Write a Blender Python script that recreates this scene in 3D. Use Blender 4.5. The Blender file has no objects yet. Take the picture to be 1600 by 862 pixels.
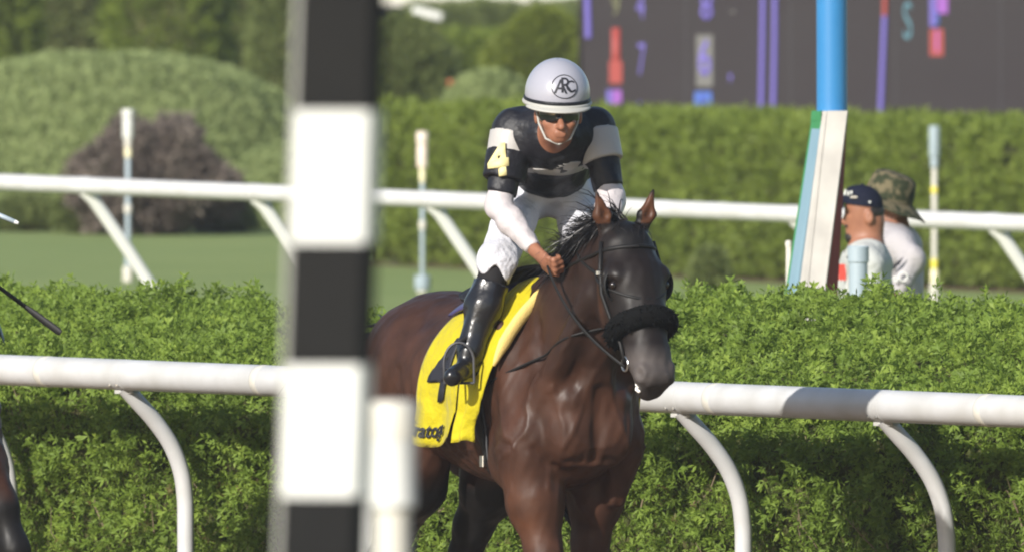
import bpy, math, random
import numpy as np
from mathutils import Vector, Matrix, Euler
R = math.radians
rng = np.random.default_rng(7)
random.seed(7)
scene = bpy.context.scene
COL = scene.collection

# ------------------------------------------------------------------ camera
F_PX, CAM_H = 43000.0, 3.5
PITCH = math.atan(799.0 / F_PX)
cam_data = bpy.data.cameras.new('camera')
cam = bpy.data.objects.new('camera', cam_data)
COL.objects.link(cam)
cam.location = (0, 0, CAM_H)
cam.rotation_euler = (math.pi / 2 - PITCH, 0, 0)
cam_data.sensor_width = 36.0
cam_data.lens = 36.0 * F_PX / 1600.0
cam_data.clip_start = 1.0
cam_data.clip_end = 6000.0
cam_data.dof.use_dof = True
cam_data.dof.focus_distance = 100.6
cam_data.dof.aperture_fstop = 14.5
scene.camera = cam

# ------------------------------------------------------------------ sky, sun, exposure
SUN_AZ, SUN_EL = 31.0, 26.5      # degrees left of straight behind the camera, degrees up
world = bpy.data.worlds.new('World')
scene.world = world
world.use_nodes = True
wn = world.node_tree
bg = wn.nodes['Background']
sky = wn.nodes.new('ShaderNodeTexSky')
sky.sky_type = 'NISHITA'
sky.sun_disc = False
sky.sun_elevation = R(SUN_EL)
sky.sun_rotation = R(180.0 + SUN_AZ)
wn.links.new(sky.outputs[0], bg.inputs[0])
bg.inputs[1].default_value = 0.105
sun_data = bpy.data.lights.new('sun', 'SUN')
sun_data.energy = 4.9
sun_data.angle = R(0.55)
sun_data.color = (1.0, 0.955, 0.885)
sun = bpy.data.objects.new('sun', sun_data)
COL.objects.link(sun)
to_sun = Vector((-math.sin(R(SUN_AZ)) * math.cos(R(SUN_EL)), -math.cos(R(SUN_AZ)) * math.cos(R(SUN_EL)), math.sin(R(SUN_EL))))
sun.rotation_euler = to_sun.to_track_quat('Z', 'Y').to_euler()
sun.location = (-20, 60, 30)

scene.view_settings.view_transform = 'Standard'
scene.view_settings.look = 'None'
scene.view_settings.gamma = 1.0
scene.view_settings.exposure = 0.5
scene.view_settings.use_curve_mapping = False
scene.render.engine = 'CYCLES'
scene.cycles.use_denoising = True
scene.cycles.pixel_filter_type = 'BLACKMAN_HARRIS'
scene.cycles.filter_width = 2.0
scene.cycles.max_bounces = 6
scene.cycles.transparent_max_bounces = 8

# ------------------------------------------------------------------ helpers
def P(px, py, d):
    """point at depth d (metres from the camera along y) that the photograph shows at pixel px, py"""
    x = (px - 800.0) / F_PX
    y = -(py - 431.0) / F_PX
    dy = math.cos(PITCH) + y * math.sin(PITCH)
    dz = -math.sin(PITCH) + y * math.cos(PITCH)
    t = d / dy
    return np.array([x * t, d, CAM_H + dz * t])

def tag(o, label=None, cat=None, group=None, kind=None):
    if label: o['label'] = label
    if cat: o['category'] = cat
    if group: o['group'] = group
    if kind: o['kind'] = kind
    return o

def empty(name, loc, label, cat, group=None):
    o = bpy.data.objects.new(name, None)
    COL.objects.link(o)
    o.location = Vector(loc)
    o.empty_display_size = 0.1
    return tag(o, label, cat, group)

def link(name, me, mat, parent=None):
    o = bpy.data.objects.new(name, me)
    COL.objects.link(o)
    if mat is not None:
        if isinstance(mat, (list, tuple)):
            for m in mat: me.materials.append(m)
        else:
            me.materials.append(mat)
    if parent is not None:
        o.parent = parent
    return o

def make_mesh(name, verts, faces, smooth=True):
    me = bpy.data.meshes.new(name)
    me.from_pydata([tuple(map(float, v)) for v in verts], [], [tuple(map(int, f)) for f in faces])
    if smooth:
        me.polygons.foreach_set('use_smooth', np.ones(len(me.polygons), dtype=bool))
    me.update()
    return me

def fast_mesh(name, verts, quads, smooth=True):
    verts = np.asarray(verts, dtype=np.float32)
    quads = np.asarray(quads, dtype=np.int32)
    me = bpy.data.meshes.new(name)
    n = quads.shape[1]
    me.vertices.add(len(verts)); me.vertices.foreach_set('co', verts.ravel())
    me.loops.add(quads.size); me.loops.foreach_set('vertex_index', quads.ravel())
    me.polygons.add(len(quads))
    me.polygons.foreach_set('loop_start', np.arange(0, quads.size, n, dtype=np.int32))
    me.polygons.foreach_set('use_smooth', np.full(len(quads), smooth, dtype=bool))
    me.update(calc_edges=True)
    me.validate()
    return me

class MB:
    """collects boxes, tubes and lathes into one mesh"""
    def __init__(self): self.v = []; self.f = []
    def add(self, v, f):
        n = len(self.v)
        self.v += [tuple(map(float, q)) for q in v]
        self.f += [tuple(int(i) + n for i in q) for q in f]
        return self
    def box(self, c, s, rot=None, bevel=0.0):
        hx, hy, hz = s[0] / 2, s[1] / 2, s[2] / 2
        if bevel <= 0:
            pts = [(-hx, -hy, -hz), (hx, -hy, -hz), (hx, hy, -hz), (-hx, hy, -hz), (-hx, -hy, hz), (hx, -hy, hz), (hx, hy, hz), (-hx, hy, hz)]
            fs = [(0, 3, 2, 1), (4, 5, 6, 7), (0, 1, 5, 4), (1, 2, 6, 5), (2, 3, 7, 6), (3, 0, 4, 7)]
        else:
            b = bevel; pts = []; fs = []
            ring = [(-hx + b, -hy), (hx - b, -hy), (hx, -hy + b), (hx, hy - b), (hx - b, hy), (-hx + b, hy), (-hx, hy - b), (-hx, -hy + b)]
            for z in (-hz, hz): pts += [(x, y, z) for x, y in ring]
            fs = [tuple(range(7, -1, -1)), tuple(range(8, 16))]
            fs += [(i, (i + 1) % 8, 8 + (i + 1) % 8, 8 + i) for i in range(8)]
        M = rot if rot is not None else Matrix.Identity(3)
        c = Vector(c)
        return self.add([M @ Vector(p) + c for p in pts], fs)
    def tube(self, pts, rad, n=14, caps=True, flat=1.0, side=None):
        pts = [Vector(p) for p in pts]
        if not hasattr(rad, '__len__'): rad = [rad] * len(pts)
        vs, fs = [], []
        up = None
        for i, p in enumerate(pts):
            t = (pts[min(i + 1, len(pts) - 1)] - pts[max(i - 1, 0)]).normalized()
            if up is None:
                ref = Vector(side) if side is not None else (Vector((0, 0, 1)) if abs(t.z) < 0.9 else Vector((0, 1, 0)))
                up = (ref - t * ref.dot(t)).normalized()
            else:
                up = (up - t * up.dot(t)).normalized()
            w = t.cross(up)
            for k in range(n):
                a = 2 * math.pi * k / n
                vs.append(p + up * math.cos(a) * rad[i] + w * math.sin(a) * rad[i] * flat)
        for i in range(len(pts) - 1):
            for k in range(n):
                fs.append((i * n + k, i * n + (k + 1) % n, (i + 1) * n + (k + 1) % n, (i + 1) * n + k))
        if caps:
            fs.append(tuple(range(n - 1, -1, -1))); fs.append(tuple(range((len(pts) - 1) * n, len(pts) * n)))
        return self.add(vs, fs)
    def lathe(self, c, prof, n=20, axis=None):
        """profile of (radius, height) turned about the vertical through c"""
        vs, fs = [], []
        M = axis if axis is not None else Matrix.Identity(3)
        c = Vector(c)
        for r, z in prof:
            for k in range(n):
                a = 2 * math.pi * k / n
                vs.append(c + M @ Vector((r * math.cos(a), r * math.sin(a), z)))
        for i in range(len(prof) - 1):
            for k in range(n):
                fs.append((i * n + k, i * n + (k + 1) % n, (i + 1) * n + (k + 1) % n, (i + 1) * n + k))
        fs.append(tuple(range(n - 1, -1, -1))); fs.append(tuple(range((len(prof) - 1) * n, len(prof) * n)))
        return self.add(vs, fs)
    def build(self, name, mat, parent=None, smooth=True, sharp=35):
        me = make_mesh(name, self.v, self.f, smooth)
        if smooth and sharp:
            me.set_sharp_from_angle(angle=R(sharp))
        return link(name, me, mat, parent)

def loft_grid(fn, nu, nv):
    """sheet mesh from fn(u, v), u and v in 0..1"""
    vs = [fn(i / (nu - 1), j / (nv - 1)) for j in range(nv) for i in range(nu)]
    fs = [(j * nu + i, j * nu + i + 1, (j + 1) * nu + i + 1, (j + 1) * nu + i) for j in range(nv - 1) for i in range(nu - 1)]
    return vs, fs

def solid_sheet(name, fn, nu, nv, thick, mat, parent=None):
    vs, fs = loft_grid(fn, nu, nv)
    o = link(name, make_mesh(name, vs, fs), mat, parent)
    m = o.modifiers.new('thickness', 'SOLIDIFY'); m.thickness = thick; m.offset = 0.0
    return o

_dirs = rng.normal(size=(40, 3)); _dirs /= np.linalg.norm(_dirs, axis=1)[:, None]
_ph = rng.uniform(0, 6.28, 40)
def snoise(p, scale, off=0, n=7):
    """cheap smooth noise about -1..1, scale in metres"""
    p = np.asarray(p)
    out = np.zeros(p.shape[:-1])
    for i in range(n):
        d = _dirs[(i + off) % 40]; fr = (0.7 + 0.22 * i)
        out += np.sin((p @ d) * 6.283 * fr / scale + _ph[(i * 3 + off) % 40])
    return out / (0.62 * n)

def text_flat(body, size, offset=0.0, shear=0.0, res=6):
    cu = bpy.data.curves.new('text', 'FONT')
    cu.body = body; cu.size = size; cu.align_x = 'CENTER'; cu.align_y = 'CENTER'
    cu.offset = offset; cu.shear = shear; cu.resolution_u = res
    o = bpy.data.objects.new('text', cu)
    COL.objects.link(o)
    dg = bpy.context.evaluated_depsgraph_get()
    me = bpy.data.meshes.new_from_object(o.evaluated_get(dg))
    bpy.data.objects.remove(o); bpy.data.curves.remove(cu)
    return me

def text_on(name, body, size, fn, mat, parent, thick=0.002, offset=0.0, shear=0.0, sub=2):
    """lettering whose flat x, y are laid onto a surface by fn(x, y) -> point"""
    import bmesh
    me = text_flat(body, size, offset, shear)
    bm = bmesh.new(); bm.from_mesh(me)
    bmesh.ops.triangulate(bm, faces=bm.faces[:])
    for _ in range(sub):
        long = [e for e in bm.edges if e.calc_length() > size * 0.14]
        if long: bmesh.ops.subdivide_edges(bm, edges=long, cuts=1)
    bmesh.ops.triangulate(bm, faces=[f for f in bm.faces if len(f.verts) > 3])
    for v in bm.verts:
        v.co = Vector(fn(v.co.x, v.co.y))
    bm.to_mesh(me); bm.free()
    me.update()
    o = link(name, me, mat, parent)
    m = o.modifiers.new('thickness', 'SOLIDIFY'); m.thickness = thick; m.offset = 0.0
    return o

# ------------------------------------------------------------------ materials
def mat(name, col, rough=0.6, spec=0.5, metal=0.0, noise=None, bump=None, emit=None, coat=0.0, sheen=0.0):
    """noise = (scale, second colour, contrast), bump = (scale, strength, distance)"""
    m = bpy.data.materials.new(name); m.use_nodes = True
    nt = m.node_tree; b = nt.nodes['Principled BSDF']
    b.inputs['Base Color'].default_value = (*col, 1); b.inputs['Roughness'].default_value = rough
    b.inputs['Specular IOR Level'].default_value = spec; b.inputs['Metallic'].default_value = metal
    b.inputs['Coat Weight'].default_value = coat; b.inputs['Sheen Weight'].default_value = sheen
    tc = nt.nodes.new('ShaderNodeTexCoord')
    if noise:
        n = nt.nodes.new('ShaderNodeTexNoise'); n.inputs['Scale'].default_value = noise[0]; n.inputs['Detail'].default_value = 6
        r = nt.nodes.new('ShaderNodeValToRGB')
        c = noise[2] if len(noise) > 2 else 0.2
        r.color_ramp.elements[0].position = 0.5 - c; r.color_ramp.elements[1].position = 0.5 + c
        r.color_ramp.elements[0].color = (*col, 1); r.color_ramp.elements[1].color = (*noise[1], 1)
        nt.links.new(tc.outputs['Object'], n.inputs['Vector']); nt.links.new(n.outputs['Fac'], r.inputs[0])
        nt.links.new(r.outputs[0], b.inputs['Base Color'])
    if bump:
        n2 = nt.nodes.new('ShaderNodeTexNoise'); n2.inputs['Scale'].default_value = bump[0]; n2.inputs['Detail'].default_value = 5
        bp = nt.nodes.new('ShaderNodeBump'); bp.inputs['Strength'].default_value = bump[1]; bp.inputs['Distance'].default_value = bump[2]
        nt.links.new(tc.outputs['Object'], n2.inputs['Vector']); nt.links.new(n2.outputs['Fac'], bp.inputs['Height'])
        nt.links.new(bp.outputs[0], b.inputs['Normal'])
    if emit:
        b.inputs['Emission Color'].default_value = (*emit[0], 1); b.inputs['Emission Strength'].default_value = emit[1]
    return m

def leaf_mat(name, stops, trans=0.3, rough=0.55):
    m = bpy.data.materials.new(name); m.use_nodes = True
    nt = m.node_tree; b = nt.nodes['Principled BSDF']; out = nt.nodes['Material Output']
    a = nt.nodes.new('ShaderNodeAttribute'); a.attribute_name = 'tint'
    r = nt.nodes.new('ShaderNodeValToRGB')
    els = r.color_ramp.elements
    while len(els) < len(stops): els.new(0.5)
    for e, (p, c) in zip(els, stops): e.position = p; e.color = (*c, 1)
    nt.links.new(a.outputs['Fac'], r.inputs[0]); nt.links.new(r.outputs[0], b.inputs['Base Color'])
    b.inputs['Roughness'].default_value = rough; b.inputs['Specular IOR Level'].default_value = 0.25
    t = nt.nodes.new('ShaderNodeBsdfTranslucent'); mx = nt.nodes.new('ShaderNodeMixShader')
    nt.links.new(r.outputs[0], t.inputs['Color']); mx.inputs[0].default_value = trans
    nt.links.new(b.outputs[0], mx.inputs[1]); nt.links.new(t.outputs[0], mx.inputs[2]); nt.links.new(mx.outputs[0], out.inputs['Surface'])
    return m

def coat_mat(name, rough=0.4):
    """animal coat: colour from the painted hair colour of each place, fine hair relief, sheen"""
    m = bpy.data.materials.new(name); m.use_nodes = True
    nt = m.node_tree; b = nt.nodes['Principled BSDF']
    a = nt.nodes.new('ShaderNodeAttribute'); a.attribute_name = 'col'
    tc = nt.nodes.new('ShaderNodeTexCoord')
    n = nt.nodes.new('ShaderNodeTexNoise'); n.inputs['Scale'].default_value = 9; n.inputs['Detail'].default_value = 6
    hsv = nt.nodes.new('ShaderNodeHueSaturation')
    mp = nt.nodes.new('ShaderNodeMapRange'); mp.inputs[1].default_value = 0.3; mp.inputs[2].default_value = 0.7; mp.inputs[3].default_value = 0.65; mp.inputs[4].default_value = 1.3
    nt.links.new(tc.outputs['Object'], n.inputs['Vector']); nt.links.new(n.outputs['Fac'], mp.inputs[0]); nt.links.new(mp.outputs[0], hsv.inputs['Value'])
    nt.links.new(a.outputs['Color'], hsv.inputs['Color']); nt.links.new(hsv.outputs[0], b.inputs['Base Color'])
    n2 = nt.nodes.new('ShaderNodeTexNoise'); n2.inputs['Scale'].default_value = 22; n2.inputs['Detail'].default_value = 4
    n3 = nt.nodes.new('ShaderNodeTexNoise'); n3.inputs['Scale'].default_value = 240; n3.inputs['Detail'].default_value = 3
    ad = nt.nodes.new('ShaderNodeMath'); ad.operation = 'MULTIPLY_ADD'; ad.inputs[1].default_value = 0.12
    nt.links.new(tc.outputs['Object'], n2.inputs['Vector']); nt.links.new(tc.outputs['Object'], n3.inputs['Vector'])
    nt.links.new(n3.outputs['Fac'], ad.inputs[0]); nt.links.new(n2.outputs['Fac'], ad.inputs[2])
    bp = nt.nodes.new('ShaderNodeBump'); bp.inputs['Strength'].default_value = 0.13; bp.inputs['Distance'].default_value = 0.008
    nt.links.new(ad.outputs[0], bp.inputs['Height']); nt.links.new(bp.outputs[0], b.inputs['Normal'])
    n4 = nt.nodes.new('ShaderNodeTexNoise'); n4.inputs['Scale'].default_value = 5.5; n4.inputs['Detail'].default_value = 8; n4.inputs['Roughness'].default_value = 0.65
    mr = nt.nodes.new('ShaderNodeMapRange'); mr.inputs[1].default_value = 0.35; mr.inputs[2].default_value = 0.65; mr.inputs[3].default_value = rough - 0.13; mr.inputs[4].default_value = rough + 0.15
    nt.links.new(tc.outputs['Object'], n4.inputs['Vector']); nt.links.new(n4.outputs['Fac'], mr.inputs[0]); nt.links.new(mr.outputs[0], b.inputs['Roughness'])
    b.inputs['Specular IOR Level'].default_value = 0.23
    b.inputs['Sheen Weight'].default_value = 0.0; b.inputs['Sheen Roughness'].default_value = 0.4
    return m

M = {}
M['white_paint'] = mat('white_paint', (0.64, 0.64, 0.62), 0.45, 0.4, noise=(3.0, (0.57, 0.57, 0.54), 0.3))
M['rail_white'] = mat('rail_white', (0.50, 0.50, 0.50), 0.42, 0.4, noise=(6.0, (0.43, 0.425, 0.41), 0.16), bump=(40, 0.06, 0.003))
M['old_white'] = mat('old_white', (0.58, 0.56, 0.50), 0.5, 0.4, noise=(4.0, (0.50, 0.47, 0.41), 0.3))
M['black_paint'] = mat('black_paint', (0.0125, 0.0125, 0.013), 0.8, 0.08, noise=(6, (0.017, 0.0165, 0.016), 0.3))
M['grey_paint'] = mat('grey_paint', (0.30, 0.30, 0.28), 0.6, noise=(5, (0.38, 0.37, 0.34), 0.3))
M['grey_plastic'] = mat('grey_plastic', (0.27, 0.33, 0.37), 0.42, noise=(8, (0.32, 0.38, 0.42), 0.3))
M['steel'] = mat('steel', (0.62, 0.62, 0.62), 0.28, metal=1.0)
M['dark_metal'] = mat('dark_metal', (0.05, 0.05, 0.055), 0.45)
M['yellow_tape'] = mat('yellow_tape', (0.70, 0.60, 0.06), 0.5)
M['cream'] = mat('cream', (0.75, 0.68, 0.44), 0.5)
M['pinkish'] = mat('pinkish', (0.66, 0.50, 0.42), 0.5, noise=(20, (0.74, 0.68, 0.60), 0.2))
M['pole_blue'] = mat('pole_blue', (0.025, 0.155, 0.36), 0.42, 0.4, noise=(4, (0.035, 0.19, 0.41), 0.3))
M['pad_blue'] = mat('pad_blue', (0.15, 0.25, 0.32), 0.55, noise=(4, (0.19, 0.29, 0.35), 0.3))
M['pad_white'] = mat('pad_white', (0.45, 0.425, 0.395), 0.65, noise=(7, (0.33, 0.31, 0.29), 0.22), bump=(30, 0.2, 0.004))
M['pad_red'] = mat('pad_red', (0.26, 0.026, 0.030), 0.55, noise=(5, (0.14, 0.02, 0.025), 0.3))
M['pad_green'] = mat('pad_green', (0.035, 0.19, 0.07), 0.6)
M['bark'] = mat('bark', (0.16, 0.095, 0.05), 0.9, 0.2, noise=(18, (0.28, 0.18, 0.10), 0.2), bump=(40, 0.6, 0.01))
M['twig'] = mat('twig', (0.10, 0.08, 0.05), 0.9, 0.2, noise=(10, (0.24, 0.19, 0.12), 0.2))
M['hedge_core'] = mat('hedge_core', (0.05, 0.068, 0.018), 0.95, 0.1, noise=(14, (0.075, 0.07, 0.028), 0.2), bump=(30, 0.8, 0.03))
M['mound_core'] = mat('mound_core', (0.17, 0.20, 0.085), 0.95, 0.1, noise=(14, (0.13, 0.16, 0.06), 0.2))
M['soil'] = mat('soil', (0.13, 0.09, 0.055), 0.95, 0.1, noise=(20, (0.2, 0.14, 0.085), 0.2), bump=(60, 0.6, 0.02))
M['dirt'] = mat('dirt', (0.20, 0.14, 0.09), 0.95, 0.15, noise=(1.2, (0.25, 0.18, 0.12), 0.2), bump=(25, 0.8, 0.03))
M['turf'] = mat('turf', (0.180, 0.235, 0.078), 0.9, 0.1, noise=(0.7, (0.215, 0.265, 0.095), 0.2), bump=(70, 0.6, 0.02))
M['rough_grass'] = mat('rough_grass', (0.17, 0.205, 0.08), 0.9, 0.15, noise=(0.35, (0.20, 0.23, 0.09), 0.25), bump=(50, 0.6, 0.03))
M['lf_front'] = leaf_mat('lf_front', [(0.0, (0.16, 0.11, 0.045)), (0.14, (0.095, 0.14, 0.022)), (0.5, (0.160, 0.240, 0.036)), (1.0, (0.275, 0.365, 0.058))], 0.40)
M['lf_back'] = leaf_mat('lf_back', [(0.0, (0.10, 0.14, 0.022)), (0.5, (0.155, 0.205, 0.032)), (1.0, (0.23, 0.285, 0.046))], 0.35)
M['lf_mound'] = leaf_mat('lf_mound', [(0.0, (0.22, 0.275, 0.105)), (0.5, (0.27, 0.325, 0.13)), (1.0, (0.32, 0.375, 0.16))], 0.4)
M['lf_dark'] = leaf_mat('lf_dark', [(0.0, (0.11, 0.14, 0.042)), (0.5, (0.16, 0.195, 0.06)), (1.0, (0.21, 0.245, 0.08))], 0.4)
M['lf_yellow'] = leaf_mat('lf_yellow', [(0.0, (0.11, 0.14, 0.022)), (0.5, (0.18, 0.22, 0.035)), (1.0, (0.26, 0.30, 0.05))], 0.4)
M['lf_purple'] = leaf_mat('lf_purple', [(0.0, (0.115, 0.092, 0.078)), (0.5, (0.175, 0.142, 0.12)), (1.0, (0.24, 0.205, 0.165))], 0.35)
M['petal_red'] = mat('petal_red', (0.5, 0.05, 0.035), 0.6)
M['coat'] = coat_mat('horse_coat', 0.50)
M['hair'] = mat('horse_hair', (0.010, 0.008, 0.008), 0.42, 0.5)
M['black_strap'] = mat('black_strap', (0.008, 0.0075, 0.0075), 0.55, 0.25)
M['fleece'] = mat('black_fleece', (0.0045, 0.0045, 0.0045), 0.95, 0.08, bump=(120, 0.6, 0.01))
M['girth_grey'] = mat('girth_grey', (0.030, 0.032, 0.036), 0.6, noise=(30, (0.05, 0.05, 0.055), 0.2))
M['cloth_yellow'] = mat('cloth_yellow', (0.42, 0.355, 0.007), 0.75, 0.2, bump=(9, 0.7, 0.05), sheen=0.1)
M['pad_tan'] = mat('pad_tan', (0.66, 0.49, 0.16), 0.85, 0.2, bump=(120, 0.5, 0.004))
M['saddle_purple'] = mat('saddle_purple', (0.045, 0.035, 0.11), 0.4)
M['saddle_black'] = mat('saddle_black', (0.013, 0.012, 0.013), 0.35)
M['ink'] = mat('ink', (0.012, 0.012, 0.018), 0.6)
M['eye'] = mat('eye', (0.008, 0.005, 0.004), 0.08, 0.6)
M['foam'] = mat('foam', (0.8, 0.78, 0.74), 0.5)
M['hoof'] = mat('hoof', (0.04, 0.033, 0.028), 0.5)
M['skin_tan'] = mat('skin_tan', (0.28, 0.125, 0.072), 0.5, 0.35, noise=(25, (0.22, 0.092, 0.055), 0.25), bump=(200, 0.15, 0.002))
M['skin_brown'] = mat('skin_brown', (0.23, 0.105, 0.060), 0.5, 0.35, noise=(25, (0.19, 0.08, 0.048), 0.25), bump=(200, 0.15, 0.002))
M['silk_black'] = mat('silk_black', (0.0085, 0.0085, 0.012), 0.5, 0.3, bump=(13, 0.55, 0.03))
M['silk_silver'] = mat('silk_silver', (0.37, 0.355, 0.34), 0.45, 0.4, bump=(30, 0.3, 0.01))
M['lycra_white'] = mat('lycra_white', (0.44, 0.405, 0.41), 0.42, 0.35, bump=(18, 0.6, 0.02))
M['breeches_white'] = mat('breeches_white', (0.54, 0.54, 0.58), 0.55, 0.3, bump=(15, 0.8, 0.03))
M['boot'] = mat('boot_leather', (0.009, 0.009, 0.011), 0.27, 0.5, bump=(22, 0.3, 0.012))
M['sock'] = mat('sock_black', (0.012, 0.011, 0.012), 0.8, 0.2)
M['helmet'] = mat('helmet_silver', (0.30, 0.30, 0.345), 0.30, 0.5, coat=0.15)
M['lens'] = mat('goggle_lens', (0.006, 0.006, 0.007), 0.06, 0.7)
M['number_yellow'] = mat('number_yellow', (0.66, 0.58, 0.28), 0.6)
M['shirt_grey'] = mat('shirt_grey', (0.44, 0.45, 0.42), 0.8, 0.2, bump=(24, 0.5, 0.02), noise=(6, (0.40, 0.41, 0.40), 0.3))
M['shirt_pink'] = mat('shirt_pink', (0.35, 0.33, 0.34), 0.7, 0.25, bump=(20, 0.5, 0.02))
M['cap_navy'] = mat('cap_navy', (0.008, 0.010, 0.022), 0.8, 0.12, bump=(60, 0.3, 0.003))
M['camo'] = mat('camo', (0.028, 0.034, 0.018), 0.9, 0.15, noise=(24, (0.125, 0.105, 0.062), 0.06))
M['hair_dark'] = mat('hair_dark', (0.014, 0.010, 0.008), 0.6)
M['trousers'] = mat('trousers', (0.06, 0.06, 0.065), 0.85)
M['board_dark'] = mat('board_dark', (0.038, 0.032, 0.035), 0.85, 0.08, noise=(1.4, (0.044, 0.039, 0.041), 0.3))
def led(name, col, s):
    s *= 0.6
    return mat(name, tuple(c * 0.3 for c in col), 0.6, emit=(col, s))
M['led_purple'] = led('led_purple', (0.22, 0.17, 0.62), 0.75)
M['led_red'] = led('led_red', (0.55, 0.085, 0.07), 0.6)
M['led_magenta'] = led('led_magenta', (0.42, 0.13, 0.58), 0.7)
M['led_blue'] = led('led_blue', (0.09, 0.20, 0.68), 0.7)
M['led_green'] = led('led_green', (0.14, 0.34, 0.42), 0.6)
M['led_olive'] = led('led_olive', (0.30, 0.30, 0.14), 0.5)
M['led_grey'] = mat('led_grey', (0.13, 0.125, 0.12), 0.6)

# ------------------------------------------------------------------ implicit bodies
class Field:
    def __init__(self, lo, hi, h):
        self.h = h
        self.lo = np.asarray(lo, float)
        n = np.ceil((np.asarray(hi, float) - self.lo) / h).astype(int) + 1
        self.n = n
        self.ax = [self.lo[i] + h * np.arange(n[i]) for i in range(3)]
        self.F = np.full(tuple(n), 1.0, dtype=np.float32)
    def _box(self, lo, hi):
        sl = []
        for i in range(3):
            a = int(np.clip(math.floor((lo[i] - self.lo[i]) / self.h) - 2, 0, self.n[i]))
            b = int(np.clip(math.ceil((hi[i] - self.lo[i]) / self.h) + 3, 0, self.n[i]))
            sl.append(slice(a, b))
        return tuple(sl)
    def _grid(self, sl):
        return (self.ax[0][sl[0]][:, None, None], self.ax[1][sl[1]][None, :, None], self.ax[2][sl[2]][None, None, :])
    def _join(self, sl, d, k, sub=False):
        A = self.F[sl]
        if A.size == 0: return
        if sub:
            d = -d
            hh = np.maximum(k - np.abs(A - d), 0) / k
            self.F[sl] = np.maximum(A, d) + hh * hh * k * 0.25
        else:
            hh = np.maximum(k - np.abs(A - d), 0) / k
            self.F[sl] = np.minimum(A, d) - hh * hh * k * 0.25
    def cone(self, a, b, r, k=0.03, lat=None, w=None, sub=False, grow=0.0):
        """tapered limb from a to b: r = (ra, rb) round, or lateral radii with w = (wa, wb) across"""
        a = np.asarray(a, float); b = np.asarray(b, float)
        if not hasattr(r, '__len__'): r = (r, r)
        w = w or r
        r = (r[0] + grow, r[1] + grow); w = (w[0] + grow, w[1] + grow)
        m = max(*r, *w) + k + 2 * self.h
        sl = self._box(np.minimum(a, b) - m, np.maximum(a, b) + m)
        X, Y, Z = self._grid(sl)
        ab = b - a; L2 = float(ab @ ab) + 1e-9
        t = np.clip(((X - a[0]) * ab[0] + (Y - a[1]) * ab[1] + (Z - a[2]) * ab[2]) / L2, 0, 1)
        dx = X - a[0] - t * ab[0]; dy = Y - a[1] - t * ab[1]; dz = Z - a[2] - t * ab[2]
        ru = r[0] + (r[1] - r[0]) * t; rw = w[0] + (w[1] - w[0]) * t
        d2 = dx * dx + dy * dy + dz * dz
        if lat is None:
            d = np.sqrt(d2) - ru
        else:
            l = np.asarray(lat, float); l = l / np.linalg.norm(l)
            pu = dx * l[0] + dy * l[1] + dz * l[2]
            pw2 = np.maximum(d2 - pu * pu, 0)
            d = (np.sqrt((pu / ru) ** 2 + pw2 / rw ** 2) - 1) * np.minimum(ru, rw)
        self._join(sl, d.astype(np.float32), k, sub)
        return self
    def ell(self, c, r, k=0.03, rot=None, sub=False, grow=0.0):
        c = np.asarray(c, float); r = np.asarray(r, float) + grow
        m = r.max() + k + 2 * self.h
        sl = self._box(c - m, c + m)
        X, Y, Z = self._grid(sl)
        x, y, z = X - c[0], Y - c[1], Z - c[2]
        if rot is not None:
            Mx = np.array(Euler([R(q) for q in rot]).to_matrix())   # local axes as columns
            x, y, z = (x * Mx[0, i] + y * Mx[1, i] + z * Mx[2, i] for i in range(3))
        k0 = np.sqrt((x / r[0]) ** 2 + (y / r[1]) ** 2 + (z / r[2]) ** 2)
        k1 = np.sqrt((x / r[0] ** 2) ** 2 + (y / r[1] ** 2) ** 2 + (z / r[2] ** 2) ** 2)
        d = k0 * (k0 - 1) / np.maximum(k1, 1e-6)
        self._join(sl, d.astype(np.float32), k, sub)
        return self
    def raw(self, fn, k=0.03, lo=None, hi=None):
        sl = self._box(self.lo if lo is None else lo, self.lo + self.h * self.n if hi is None else hi)
        self._join(sl, fn(*self._grid(sl)).astype(np.float32), k)
        return self
    def cut(self, p, n):
        """keep the side that n points away from"""
        X, Y, Z = self._grid((slice(None),) * 3)
        n = np.asarray(n, float); n = n / np.linalg.norm(n)
        d = (X - p[0]) * n[0] + (Y - p[1]) * n[1] + (Z - p[2]) * n[2]
        self.F = np.maximum(self.F, d.astype(np.float32))
        return self
    def wrinkle(self, amp, scale, off=0, stretch=(1, 1, 1)):
        X, Y, Z = self._grid((slice(None),) * 3)
        out = 0
        for i in range(5):
            d = _dirs[(i + off) % 40]; fr = 6.283 * (0.7 + 0.25 * i) / scale
            out = out + np.sin(X * (d[0] * fr * stretch[0]) + Y * (d[1] * fr * stretch[1]) + Z * (d[2] * fr * stretch[2]) + _ph[i + off])
        self.F = self.F + (amp * out / 3.0).astype(np.float32)
        return self
    def mesh(self, name):
        F = self.F; h = self.h
        S = F < 0
        nx, ny, nz = F.shape
        c = [S[i:nx - 1 + i, j:ny - 1 + j, l:nz - 1 + l] for i in (0, 1) for j in (0, 1) for l in (0, 1)]
        cnt = sum(q.astype(np.int8) for q in c)
        act = (cnt > 0) & (cnt < 8)
        I, J, K = np.nonzero(act)
        idx = np.full(act.shape, -1, dtype=np.int32); idx[I, J, K] = np.arange(len(I))
        corners = [(i, j, l) for i in (0, 1) for j in (0, 1) for l in (0, 1)]
        val = {q: F[I + q[0], J + q[1], K + q[2]] for q in corners}
        acc = np.zeros((len(I), 3)); num = np.zeros(len(I))
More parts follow.
